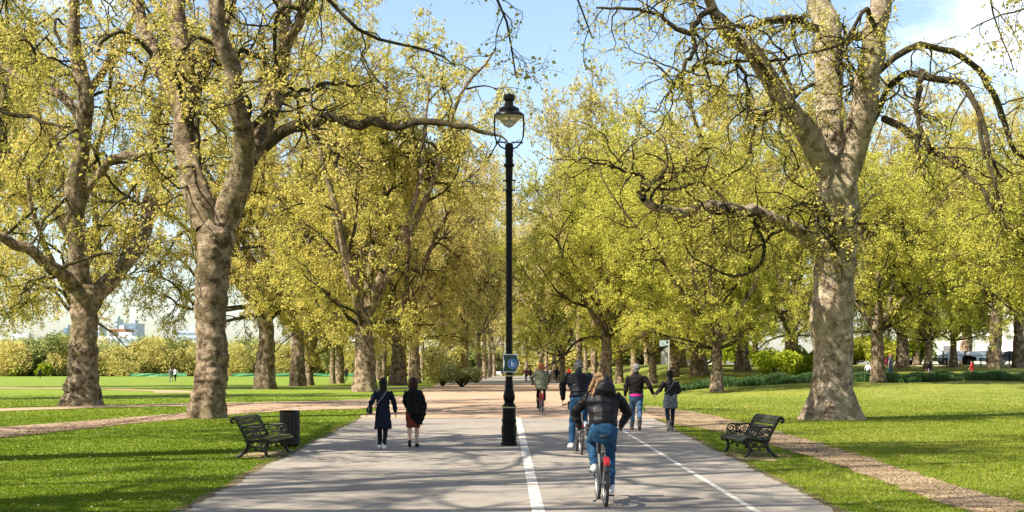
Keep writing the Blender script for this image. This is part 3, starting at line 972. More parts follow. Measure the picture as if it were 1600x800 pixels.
def hero(name, label, trunk_px, limbs, seed, bark, cfg, mat_leaf, size, tint0, group=None, flare=0.35, burls=14, lumps=0.1, side=None, wrinkle=0.03):
    base = at(trunk_px[0][0], trunk_px[0][1] - 4)
    d0 = base[1]
    rng = np.random.default_rng(seed)
    P = np.array([pt(x, y, d0) for x, y, r in trunk_px]); Rr = np.array([r * d0 / F for x, y, r in trunk_px])
    P[0, 2] = base[2] - 0.3
    o = thing(name, label, 'tree', base, 0, group)
    org = np.array(base)
    tr = Wood(); br = Wood(); wood = {'t': tr, 'b': br}
    V, Q = trunk_mesh(P, Rr, seed, 6, flare, 48, 130, lumps, burls, wrinkle)
    tr.add(V - org, Q)
    LP = []; LR = []; thin_P = []; thin_R = []
    for k, lm in enumerate(limbs):
        q, r = limb3(lm['p'], d0 + lm.get('off', 0), lm.get('dd', 0), lm.get('b', 0), seed + k)
        q = q - org
        if lm.get('thin'):
            r = r * (1 + 0.10 * lump(q, seed + k, 0.8, 2)); br.tube(q[None], r[None], 10); thin_P.append(q); thin_R.append(r)
        else:
            n2 = 60
            qq = resample(np.concatenate([q, r[:, None]], 1), n2)
            V, Q = trunk_mesh(qq[:, :3], qq[:, 3], seed + k, 3, 0.0, 20, n2, lumps * 0.8, 5, 0.012)
            tr.add(V, Q); LP.append(q); LR.append(r)
    pts = []
    clothe(rng, np.array(LP), np.array(LR), cfg['limb'], wood, pts)
    if thin_P: clothe(rng, np.array(thin_P), np.array(thin_R), cfg['thin'], wood, pts)
    C_ = np.concatenate(pts)
    C_ = C_[C_[:, 2] > 2.6]
    link('trunk', tr.mesh('trunk', M[bark]), o)
    link('branches', br.mesh('branches', M['branch']), o)
    link('crown', leaves_mesh(rng, C_, size, M[mat_leaf], 'crown', tint0, seed), o)
    return o

HCFG = dict(limb=[dict(n=9, t=(0.2, 1.0), a=(35, 80), L=(2.6, 6.4), N=15, w=0.13, g=-0.02, z=0.27, r=0.016, S=7, m='b'),
                  dict(n=6, t=(0.2, 1.0), a=(30, 80), L=(1.0, 2.6), N=10, w=0.16, g=-0.07, z=0.22, r=0.012, S=5, m='b'),
                  dict(n=6, t=(0.1, 1.0), a=(25, 80), L=(0.5, 1.2), N=6, w=0.18, g=-0.10, r=0.008, S=3, m='b', lf=18, j=0.065)],
            thin=[dict(n=11, t=(0.12, 1.0), a=(35, 85), L=(1.2, 3.6), N=12, w=0.15, g=-0.06, z=0.25, r=0.013, S=5, m='b'),
                  dict(n=7, t=(0.1, 1.0), a=(25, 80), L=(0.5, 1.3), N=6, w=0.18, g=-0.10, r=0.008, S=3, m='b', lf=15, j=0.065)])

SPARSE = {k: [dict(c, lf=12) if 'lf' in c else dict(c) for c in v] for k, v in HCFG.items()}
hero('plane_tree', 'tall lumpy grey trunk with two bent upright limbs just behind the left bench',
     [(321, 657, 30), (322, 640, 27), (327, 600, 25), (331, 550, 24), (328, 500, 23.5), (331, 450, 25), (336, 405, 26), (339, 375, 29), (340, 350, 28), (342, 335, 16)],
     [dict(p=[(328, 352, 23), (307, 308, 21), (296, 250, 18), (297, 200, 17), (289, 140, 15), (282, 70, 14), (275, 0, 13), (268, -80, 12), (255, -170, 9), (240, -260, 5)], dd=2.5),
      dict(p=[(352, 348, 23), (372, 285, 20), (388, 235, 18), (382, 190, 15), (366, 145, 13.5), (350, 90, 13), (336, 25, 12), (325, -50, 11), (318, -130, 8), (322, -210, 4)], dd=-3),
      dict(p=[(388, 250, 15), (405, 225, 14), (425, 165, 13), (440, 110, 11.5), (446, 60, 10), (448, 10, 9), (450, -60, 8), (462, -140, 5), (470, -200, 3)], dd=2),
      dict(p=[(446, 75, 7), (460, 50, 7), (472, 20, 7), (480, -10, 6), (498, -70, 5), (510, -140, 3)], dd=-2),
      dict(p=[(294, 215, 12), (287, 180, 12), (268, 140, 11), (250, 105, 10.5), (235, 70, 10), (217, 30, 9), (205, -5, 8), (190, -60, 7), (170, -130, 4)], dd=5, off=0.8),
      dict(p=[(300, 160, 9), (325, 95, 9), (345, 55, 9), (358, 10, 8), (372, -50, 6), (392, -130, 4)], dd=6, off=1.0),
      dict(p=[(412, 232, 9), (440, 205, 9.5), (480, 188, 9), (520, 184, 8.5), (560, 191, 8), (588, 180, 8), (598, 196, 7.5), (612, 202, 6), (640, 192, 5.5), (690, 190, 5), (722, 198, 4.5), (760, 203, 3.5), (775, 210, 2.5), (792, 222, 1.2)], dd=-3, thin=1),
      dict(p=[(480, 190, 4), (496, 215, 4), (515, 232, 3.5), (530, 245, 2.5), (523, 265, 1.5)], dd=-1.5, off=-1, thin=1),
      dict(p=[(338, 352, 5), (322, 325, 6), (308, 290, 6), (312, 240, 5), (308, 190, 4), (315, 130, 3), (325, 60, 2)], dd=2, off=-0.5, thin=1),
      dict(p=[(392, 200, 5), (420, 172, 5), (455, 148, 4), (500, 130, 3.5), (540, 128, 2.5), (575, 140, 1.2)], dd=3, thin=1),
      dict(p=[(350, 90, 5), (375, 80, 5), (400, 85, 4), (418, 100, 3), (430, 130, 2)], dd=3, off=-1, thin=1)],
     11, 'bark', HCFG, 'leaf', 0.078, 0.58, wrinkle=0.045, lumps=0.15, flare=0.55, burls=24)

hero('plane_tree', 'thick reddish brown trunk forking low at the far left edge of the lawn',
     [(128, 638, 27), (129, 615, 23), (130, 570, 21.5), (131, 520, 20), (133, 485, 22), (134, 462, 25), (134, 445, 19)],
     [dict(p=[(142, 468, 15), (172, 437, 14), (204, 405, 12), (222, 370, 11), (235, 330, 10.5), (238, 290, 10), (235, 245, 9.5), (246, 190, 8.5), (268, 120, 7), (285, 50, 5), (300, -40, 3)], dd=3),
      dict(p=[(128, 455, 17), (121, 400, 15), (117, 330, 14), (118, 265, 13.5), (128, 205, 13), (137, 160, 12), (130, 100, 11), (120, 30, 9), (112, -50, 7), (100, -140, 4)], dd=-2),
      dict(p=[(118, 458, 12), (98, 428, 11), (70, 405, 9.5), (35, 388, 8.5), (0, 374, 7.5), (-45, 362, 6), (-110, 370, 3)], dd=-4),
      dict(p=[(120, 330, 7), (140, 290, 7), (165, 255, 6.5), (195, 238, 6), (225, 250, 5), (250, 238, 4), (275, 232, 2)], dd=-3),
      dict(p=[(130, 190, 7), (100, 150, 7), (65, 130, 6), (30, 120, 5), (-20, 95, 4), (-80, 90, 2)], dd=3),
      dict(p=[(135, 150, 7), (160, 110, 6.5), (190, 80, 5.5), (205, 40, 5), (225, -20, 4), (240, -80, 2)], dd=-3)],
     23, 'bark', HCFG, 'leaf', 0.09, 0.54, flare=0.75, lumps=0.15, wrinkle=0.05, burls=20)

hero('plane_tree', 'massive pale mottled trunk with flared base standing on the right lawn',
     [(1301, 659, 47), (1301, 640, 39), (1300, 612, 33), (1301, 560, 30), (1300, 500, 30.5), (1302, 450, 31), (1305, 400, 30), (1308, 350, 33), (1310, 300, 33), (1311, 275, 30), (1312, 258, 18)],
     [dict(p=[(1306, 305, 14), (1291, 264, 19), (1266, 208, 18.5), (1232, 166, 16.5), (1197, 122, 14.5), (1166, 87, 13), (1145, 50, 11), (1120, 15, 9), (1092, -20, 7), (1050, -70, 5), (1010, -110, 3)], dd=-3),
      dict(p=[(1308, 285, 20), (1302, 250, 21), (1296, 195, 20), (1291, 130, 21), (1290, 75, 20), (1288, 20, 20), (1285, -50, 17), (1278, -130, 13), (1270, -220, 8)], dd=3),
      dict(p=[(1314, 310, 15), (1328, 262, 22), (1345, 195, 21), (1352, 150, 20), (1358, 100, 20), (1366, 50, 19), (1380, 0, 17), (1392, -60, 14), (1402, -130, 10), (1405, -210, 6)], dd=-2),
      dict(p=[(1296, 400, 14), (1268, 378, 12), (1235, 352, 10.5), (1192, 332, 9.5), (1150, 321, 9), (1110, 325, 9), (1070, 330, 8), (1032, 326, 6.5), (1004, 312, 5.5), (996, 300, 3.5)], dd=-4),
      dict(p=[(1352, 215, 5.0), (1382, 150, 5.4), (1400, 118, 5.8), (1430, 110, 5.8), (1470, 124, 5.8), (1505, 132, 5.8), (1522, 152, 5.4), (1530, 180, 4.7), (1537, 205, 4.0), (1548, 252, 2.9), (1572, 285, 1.4)], dd=-4, thin=1),
      dict(p=[(1362, 120, 5.8), (1388, 98, 5.4), (1410, 78, 5.0), (1440, 71, 5.0), (1480, 76, 5.0), (1512, 92, 5.0), (1542, 128, 5.0), (1566, 165, 4.7), (1572, 205, 4.3), (1588, 240, 3.6), (1625, 262, 2.2)], dd=3, thin=1),
      dict(p=[(1380, 185, 5.5), (1412, 200, 5.5), (1437, 216, 5.5), (1470, 246, 5), (1502, 261, 5), (1522, 282, 4), (1540, 303, 3), (1552, 330, 1.5)], dd=-5, off=-0.5, thin=1),
      dict(p=[(1275, 45, 7), (1262, 40, 7), (1232, 31, 6.5), (1200, 33, 6), (1165, 45, 4), (1130, 42, 2)], dd=-3, thin=1),
      dict(p=[(1352, 58, 7), (1335, 55, 6.5), (1318, 66, 6), (1308, 88, 5), (1310, 115, 3)], dd=-2, off=-0.6, thin=1),
      dict(p=[(1118, 12, 5), (1095, 24, 5), (1083, 45, 5), (1070, 57, 4.5), (1052, 40, 3.5), (1025, 20, 3), (985, 14, 2.5), (930, 12, 1.5)], dd=-2, off=-3, thin=1),
      dict(p=[(1083, 50, 3.5), (1085, 75, 3.5), (1072, 100, 3), (1058, 125, 2.5), (1040, 152, 1.5)], dd=-1, off=-4, thin=1),
      dict(p=[(1170, 95, 3), (1140, 97, 3), (1105, 101, 3), (1083, 107, 2.5), (1060, 120, 1.5)], dd=-3, off=-2, thin=1),
      dict(p=[(1150, 97, 3), (1163, 115, 3), (1170, 150, 2.5), (1172, 180, 1.5)], dd=-1, off=-2.5, thin=1),
      dict(p=[(1005, 312, 4), (1008, 298, 3.5), (1022, 282, 3), (1050, 268, 2.5), (1080, 252, 2), (1110, 230, 1.2)], dd=1, off=-4, thin=1),
      dict(p=[(1003, 300, 4.5), (1004, 275, 3.5), (985, 268, 2.5), (945, 258, 2), (905, 245, 1.2)], dd=-2, off=-4, thin=1),
      dict(p=[(1290, 360, 5), (1296, 340, 5), (1282, 320, 4), (1262, 314, 3), (1240, 322, 1.5)], dd=-2, off=-1.2, thin=1),
      dict(p=[(1312, 380, 4), (1300, 395, 5), (1297, 350, 4.5), (1320, 345, 3), (1350, 348, 2)], dd=-1.5, off=-1.2, thin=1),
      dict(p=[(1440, 110, 4.5), (1436, 140, 4.5), (1430, 165, 4), (1440, 205, 3), (1432, 235, 2)], dd=-1, off=-2, thin=1),
      dict(p=[(1530, 190, 3.5), (1535, 230, 3), (1545, 260, 2.5), (1560, 310, 2), (1572, 360, 1)], dd=-1, off=-4, thin=1)],
     37, 'bark_pale', SPARSE, 'leaf', 0.075, 0.45, flare=0.38, burls=26, wrinkle=0.02, lumps=0.14)

# ---------------------------------------------------------------- avenue trees
VARS = [plane_variant(101, 24, 5.0, 0.74, 6, (18, 48), tint0=0.6),
        plane_variant(102, 26, 6.5, 0.64, 6, (14, 42), lean=0.05, tint0=0.66),
        plane_variant(103, 22, 4.2, 0.62, 7, (20, 55), tint0=0.56, burls=12),
        plane_variant(104, 25, 5.5, 0.60, 6, (16, 46), tint0=0.68)]
FARV = [plane_variant(401, 25, 7.0, 0.38, 6, (14, 44), mat_leaf='leaf_far', size=0.15, lf=13, tint0=0.66, burls=0, scale_n=0.9), plane_variant(402, 23, 6.0, 0.35, 6, (16, 50), mat_leaf='leaf_far', size=0.15, lf=13, tint0=0.6, burls=0, scale_n=0.9)]
GREEN = [plane_variant(201, 17, 4.0, 0.42, 6, (20, 58), mat_leaf='leaf_green', size=0.102, bark='bark', tint0=0.42, spread=0.9, burls=2),
         plane_variant(202, 19, 3.6, 0.40, 6, (22, 60), mat_leaf='leaf_green', size=0.102, bark='bark', tint0=0.5, spread=0.9, burls=2)]

SHADE = [plane_variant(301, 27, 10.0, 0.7, 7, (22, 62), size=0.12, lf=8, low=False, spread=1.25, zig=0.14), plane_variant(302, 25, 8.5, 0.6, 6, (22, 66), size=0.12, lf=9, low=False, spread=1.2, zig=0.14),
         plane_variant(303, 27, 9.0, 0.7, 6, (22, 60), size=0.10, lf=2, low=False, spread=1.15, zig=0.16, scale_n=0.75)]
def tree_at(var, px, py, label, rz, sc, name='plane_tree', group=None, scz=None):
    p = at(px, py)
    return place_tree(var, p, label, rz, sc, group, name, scz)

A1 = 'trees of the left avenue row'
tree_at(VARS[2], 570, 612, 'stout burred brown trunk forking into two arms in front of the left row', 0.4, 1.12, group=A1, scz=1.28)
tree_at(VARS[0], 415, 608, 'leaning pale trunk between the tall left tree and the field', 2.0, 0.98, group=A1, scz=1.25)
tree_at(VARS[2], 482, 602, 'short slim dark trunk of a tree next to the leaning pale trunk', 3.4, 0.72, group=A1)
tree_at(VARS[1], 530, 599, 'grey forked trunk just left of the stout burred trunk', 5.0, 0.78, group=A1)
tree_at(VARS[0], 622, 602, 'dark forked trunk directly behind the stout burred one', 0.9, 0.92, group=A1, scz=1.15)
tree_at(VARS[3], 648, 599.5, 'straight pale trunk at the right end of the left row', 1.7, 1.0, group=A1)
tree_at(VARS[1], 702, 592, 'small forked trunk beside the shrub at the far path edge', 2.2, 0.8, group=A1)
tree_at(VARS[3], 592, 594, 'thin leaning trunk seen between the two burred left trees', 4.0, 0.75, group=A1)
A2 = 'trees of the right lawn'
tree_at(GREEN[1], 1120, 612, 'small bright green tree with a thin mossy trunk on the right lawn', 2.6, 0.90, 'young_plane_tree', A2)
tree_at(GREEN[0], 1372, 598, 'dark slim trunk standing in the daffodil bed right of the massive trunk', 1.0, 1.02, 'young_plane_tree', A2)
tree_at(GREEN[1], 1020, 600, 'leaning dark thin trunk just left of the signpost', 4.4, 0.82, 'young_plane_tree', A2)
tree_at(VARS[0], 1092, 586, 'thick pale bare trunk in front of the stone wall', 3.0, 0.85, 'plane_tree', A2)
tree_at(VARS[3], 1052, 590, 'brown trunk right behind the signpost', 0.5, 0.8, 'plane_tree', A2)
tree_at(GREEN[0], 1240, 588, 'thin dark trunk left of the massive pale trunk', 5.2, 0.95, 'young_plane_tree', A2)
tree_at(GREEN[0], 968, 599, 'slender upright trunk behind the grey haired walker', 0.2, 0.85, 'young_plane_tree', A2)
for px, d, v, lab in [(1450, 120, GREEN[1], 'green tree near the railing, first right of the dark slim trunk'), (1553, 128, VARS[1], 'broad brown trunk before the white house at the right edge'),
                      (1592, 134, VARS[3], 'forked brown tree at the extreme right edge of the photo'), (1510, 160, VARS[0], 'tree behind the railing in front of the white houses'),
                      (1180, 150, GREEN[1], 'green tree on the grassy mound beside the pale wall'), (1300, 118, VARS[3], 'yellow crowned tree hidden behind the massive pale trunk'), (1160, 122, VARS[1], 'tall yellow crown rising behind the small bright green tree'), (1235, 130, VARS[3], 'tall yellow crown filling the gap left of the massive pale trunk'), (1060, 140, VARS[0], 'tall yellow crown right of the signpost'), (1410, 132, VARS[2], 'tall yellow crown right of the massive pale trunk'),
                      (1432, 150, GREEN[0], 'bright green crown hanging over the left end of the railing'), (1490, 136, GREEN[1], 'bright green tree in front of the railing left of the broad brown trunk'),
                      (1665, 75, GREEN[0], 'green tree just beyond the right edge with overhanging leaves')]:
    place_tree(v, on(px, d), lab, px * 0.7, 0.92 if v in GREEN else 0.95, A2, scz=(0.95 if v in GREEN else 1.08))
# the avenue running on into the distance
rng_t = random.Random(9)
A3 = 'trees lining the far avenue'
FAR_R = [(948, 100), (928, 118), (905, 140), (878, 166), (866, 190), (854, 220), (846, 255), (990, 135), (968, 165), (940, 200), (915, 235), (1080, 190), (1130, 210), (1010, 215)]
for k, (px, d) in enumerate(FAR_R):
    place_tree(FARV[k % 2] if k % 3 else GREEN[k % 2], on(px, d), 'yellow green plane tree on the right side of the far avenue', k * 1.3, rng_t.uniform(0.82, 1.0) * (1.12 if not k % 3 else 1), A3 + ' on the right', scz=rng_t.uniform(1.12, 1.3))
FAR_L = [(748, 190), (757, 225), (728, 170), (765, 265), (772, 310), (690, 160), (660, 185), (630, 150), (600, 175), (560, 165), (520, 150), (690, 240), (640, 260)]
for k, (px, d) in enumerate(FAR_L):
    place_tree(FARV[(k + 1) % 2], on(px, d), 'yellow plane tree on the left side of the far avenue', k * 1.9, rng_t.uniform(0.85, 1.0), A3 + ' on the left', scz=rng_t.uniform(1.15, 1.35))
for k, (px, d) in enumerate([(800, 330), (822, 345), (785, 352), (838, 330), (812, 380)]):
    place_tree(FARV[k % 2], on(px, d), 'distant yellow tree closing the end of the avenue', k * 2.1, 1.25, 'trees closing the avenue', scz=1.6)
# second row by the left field
for k, (px, d, s, lab) in enumerate([(131, 108, 1.0, 'yellow tree hidden behind the thick reddish trunk at the left'), (326, 112, 1.0, 'yellow tree right behind the tall lumpy trunk'),
                                     (-110, 72, 1.0, 'plane tree just beyond the left edge with branches hanging into the photo'), (-60, 120, 1.0, 'yellow tree outside the left edge beyond the reddish trunk'), (465, 128, 0.9, 'yellow tree filling the gap right of the leaning trunk')]):
    place_tree(VARS[(k * 3) % 4], on(px, d), lab, k * 0.8 + 0.5, s, 'yellow trees behind the big left trees', scz=s * 1.3)

# trees beside and behind the viewer: they throw the shade on the path and hang into the top of the view
NEAR = []
for k, (x, y, v, s, lab) in enumerate([(-13.0, 27.0, 0, 1.12, 'tall tree just outside the left edge whose branches hang over the near lawn'), (-14.5, 7, 1, 1.0, 'tree beside the viewer throwing shade over the path'),
                                       (-29, 13, 0, 0.95, 'tree further left of the viewer throwing shade over the near lawn'), (-31, 29, 1, 0.95, 'tree outside the left edge throwing shade on the lawn below the riding track'),
                                       (-21, -3, 0, 0.95, 'tree behind the viewer throwing shade over the path'), (13.5, 25, 1, 0.9, 'tree just outside the right edge with twigs hanging into the top corner'),
                                       (-15.5, 15.5, 2, 1.0, 'nearly bare tree outside the left edge throwing bands of shade over the near path')]):
    NEAR.append(place_tree(SHADE[v], (x, y, gz(x, y)), lab, 1.1 + k * 2, s, 'trees outside the view that throw shade'))

def overhang(tree, lines, seed):
    rng = np.random.default_rng(seed); org = np.array(tree.location); br = Wood(); pts = []
    P = []; Q = []
    for k, (d0, dd, pxs) in enumerate(lines):
        q, r = limb3(pxs, d0, dd, 0, seed + k, 30)
        ca, sa = math.cos(-tree.rotation_euler.z), math.sin(-tree.rotation_euler.z); q = (q - org) / tree.scale[0]
        q = np.stack([q[:, 0] * ca - q[:, 1] * sa, q[:, 0] * sa + q[:, 1] * ca, q[:, 2]], -1)
        br.tube(q[None], r[None], 8); P.append(q); Q.append(r)
    clothe(rng, np.array(P), np.array(Q), [dict(n=26, t=(0.3, 1.0), a=(35, 85), L=(0.7, 2.6), N=12, w=0.14, g=-0.09, z=0.22, r=0.007, S=5, m='b', rm=0.002),
                                           dict(n=6, t=(0.15, 1.0), a=(25, 80), L=(0.3, 0.8), N=6, w=0.18, g=-0.12, r=0.006, S=3, m='b', lf=6, j=0.04, rm=0.0015)], {'b': br}, pts)
    link('overhanging_limb', br.mesh('overhanging_limb', M['branch']), tree)
    link('overhanging_leaves', leaves_mesh(rng, np.concatenate(pts), 0.062, M['leaf'], 'overhanging_leaves', 0.4, seed), tree)
overhang(NEAR[0], [(27, -1, [(-262, -120, 5.5), (-60, -260, 5), (220, -220, 4.5), (420, -90, 3.6), (500, -15, 3.1), (532, 22, 2.8), (560, 50, 2.5), (580, 66, 2.2), (640, 68, 2), (695, 82, 1.7), (712, 105, 1.1)]),
                   (27, 0.5, [(-262, -170, 5.5), (100, -380, 5), (420, -300, 3.6), (600, -160, 2.8), (720, -60, 2.2), (790, 10, 2), (800, 60, 1.4), (806, 120, 1.0)]),
                   (27, 1.5, [(-262, -200, 5), (250, -450, 4.5), (620, -330, 3.1), (800, -160, 2.2), (880, -60, 1.7), (905, 10, 1.4), (925, 60, 1.0)]),
                   (27, -2, [(-262, -90, 5), (-180, -60, 4.5), (-80, 60, 4), (-20, 170, 3.5), (50, 186, 3), (85, 196, 2.2), (115, 202, 1.2)])], 71)
overhang(NEAR[5], [(25, 2, [(1995, -150, 4.7), (1800, -280, 4.2), (1650, -200, 3.6), (1570, -90, 2.5), (1540, -20, 2.0), (1560, 40, 1.4), (1585, 110, 1.0)]),
                   (25, 1, [(1995, -150, 4.7), (1850, -260, 4.2), (1720, -160, 3.0), (1640, -40, 2.2), (1600, 20, 1.7), (1560, 20, 1.3), (1520, 50, 1.0)])], 83)

# ---------------------------------------------------------------- bushes and far wood edge
def bush_mesh(seed, rx, ry, h, n, size, mat, tint0, lobes=17, zlo=0.25):
    rng = np.random.default_rng(seed)
    cs = np.stack([rng.uniform(-0.6, 0.6, lobes) * rx, rng.uniform(-0.6, 0.6, lobes) * ry, rng.uniform(zlo, 0.72, lobes) * h], -1)
    rs = rng.uniform(0.16, 0.42, lobes)
    k = rng.integers(0, lobes, n)
    d = nrm(rng.normal(size=(n, 3))); rad = rng.random(n) ** 0.4
    P = cs[k] + d * (rad * rs[k])[:, None] * np.array([rx, ry, h * 0.72])
    P = P[(P[:, 2] > 0.02)]
    stems = grow(rng, np.zeros((lobes, 3)), cs + 1e-3, np.linalg.norm(cs, axis=1) * 1.1, 6, 0.08, np.array([0, 0, 0.02]))
    w = Wood(); w.tube(stems, np.linspace(0.05, 0.012, 6)[None].repeat(lobes, 0) * max(1, h / 3), 5)
    return w.mesh('stem', M['branch']), leaves_mesh(rng, P, size, M[mat], 'crown', tint0, seed)
def bush(name, label, loc, seed, rx, ry, h, n, size, mat, tint0, group=None, cat='shrub'):
    o = thing(name, label, cat, loc, 0, group)
    s, c = bush_mesh(seed, rx, ry, h, n, size, mat, tint0)
    link('stem', s, o); link('crown', c, o)
    return o
bush('shrub', 'large grey green shrub at the left edge of the far path', on(692, 125), 51, 2.8, 2.8, 4.2, 11000, 0.15, 'leaf_far', 0.25)
bush('shrub', 'lower dark green shrub spilling onto the far path edge', on(722, 118), 52, 1.9, 1.9, 2.2, 8000, 0.14, 'leaf_shrub', 0.6)
bush('shrub', 'bright lime shrub left of the massive pale trunk', on(1215, 100), 53, 2.2, 1.8, 2.3, 9000, 0.16, 'leaf_lime', 0.55)
bush('shrub', 'lime bush behind the thin dark trunk on the right', on(1262, 104), 54, 1.8, 1.6, 2.6, 7000, 0.16, 'leaf_lime', 0.4)
for k, (px, d, w_, h_) in enumerate([(1335, 150, 3.4, 3.2), (1362, 152, 3.0, 3.6), (1392, 148, 3.2, 3.0), (1422, 151, 3.0, 3.4), (1105, 165, 3.0, 2.6), (1150, 160, 3.4, 2.8)]):
    bush('shrub', ['bushy green shrub closing the view right of the massive pale trunk', 'bushy green shrub behind the dark slim trunk', 'bushy green shrub right of the walker with the burgundy backpack', 'bushy green shrub at the left end of the railing',
                   'low green shrub beside the white lodge', 'low green shrub on the mound behind the small bright green tree'][k], on(px, d), 90 + k, w_, 2.0, h_, 7000, 0.2, 'leaf_lime' if k % 2 else 'leaf_green', 0.35)
rb = random.Random(77)
far = [(8, 7, 62), (42, 6, 40), (78, 8, 66), (100, 5, 44), (118, 7, 62), (168, 6, 50), (205, 7, 54), (240, 8, 60), (272, 7, 58), (300, 7, 56), (372, 6, 50), (405, 8, 56), (448, 8, 54), (492, 6, 46), (532, 8, 52), (560, 7, 56), (600, 7, 54), (-40, 8, 60), (140, 6, 44), (22, 9, 54), (60, 9, 58), (90, 8, 50), (130, 9, 58), (155, 8, 46), (186, 9, 56), (222, 9, 50), (256, 9, 58), (286, 9, 60), (385, 9, 52), (425, 9, 58), (470, 9, 52), (512, 9, 50), (546, 9, 56), (580, 9, 54)]
FB = [bush_mesh(300 + k, 8, 6, 9, 20000, 0.36, m_, t, 26, 0.08) for k, (m_, t) in enumerate((('leaf_far', 0.30), ('leaf_far', 0.5), ('leaf_shrub', 0.45)))]
for k, (px, w, h) in enumerate(far):
    d = rb.uniform(322, 350); hm = (h / F) * d
    o = thing('far_tree', 'rounded yellow green tree in the wood edge across the left field', 'tree', on(px, d), rb.uniform(0, 6), 'trees of the wood edge beyond the field')
    o.scale = (w / 7, w / 7, hm / 8)
    link('stem', FB[k % 3][0], o); link('crown', FB[k % 3][1], o)
o = bush('shrub', 'small vivid lime bush in front of the wood edge on the far left', on(25, 318), 61, 1.6, 1.6, 2.8, 1500, 0.4, 'leaf_lime', 0.4)
bush('shrub', 'low lime bush in front of the wood edge left of the reddish trunk', on(70, 318), 62, 2.4, 2, 3.2, 1800, 0.4, 'leaf_lime', 0.35)
# undergrowth closing the view under the avenue crowns
for k, (px, d, w, h) in enumerate([(780, 400, 14, 9), (840, 380, 12, 8), (745, 330, 12, 8), (905, 300, 14, 7), (960, 300, 14, 8), (1010, 280, 14, 7), (640, 330, 14, 9)]):
    o = thing('far_tree', 'low yellow thicket closing the view below the avenue crowns', 'tree', on(px, d), k, 'thickets at the end of the avenue')
    o.scale = (w / 8, w / 8, h / 9)
    link('stem', FB[k % 3][0], o); link('crown', FB[k % 3][1], o)

# daffodil bed: a long belt of upright leaves with some flowers
def daffodils():
    rng = np.random.default_rng(8); N = 60000
    px = rng.uniform(1056, 1640, N); d = rng.uniform(0, 1, N)
    y = 86 + 0.012 * (px - 1056) + d * (5 + 5 * sstep(1100, 1300, px)) + 1.5 * np.sin(px * 0.03)
    x = (px - 800) / F * y
    z = ground_z(x, y)
    h = rng.uniform(0.25, 0.6, N) * (0.75 + 0.25 * np.sin(px * 0.11) * np.sin(px * 0.037)); a = rng.uniform(0, 2 * PI, N); w = rng.uniform(0.012, 0.03, N) * 1.6
    la = rng.uniform(0, 2 * PI, N); ln = rng.uniform(0.05, 0.5, N) * h
    V = np.empty((N, 4, 3))
    ca, sa = np.cos(a) * w, np.sin(a) * w
    V[:, 0] = np.stack([x - ca, y - sa, z - 0.02], -1); V[:, 1] = np.stack([x + ca, y + sa, z - 0.02], -1)
    tx = x + np.cos(la) * ln; ty = y + np.sin(la) * ln
    V[:, 2] = np.stack([tx + ca * 0.5, ty + sa * 0.5, z + h], -1); V[:, 3] = np.stack([tx - ca * 0.5, ty - sa * 0.5, z + h], -1)
    tint = np.where(rng.random(N) < 0.03, 1.0, np.clip(rng.normal(0.5, 0.22, N), 0, 0.93))
    me = np_mesh('daffodil_bed', V.reshape(-1, 3), np.arange(4 * N).reshape(-1, 4), M['leaf_dark'], tint, False)
    tag(link('daffodil_bed', me), 'dark green belt of daffodil leaves along the right lawn', 'flower bed', kind='stuff')
daffodils()
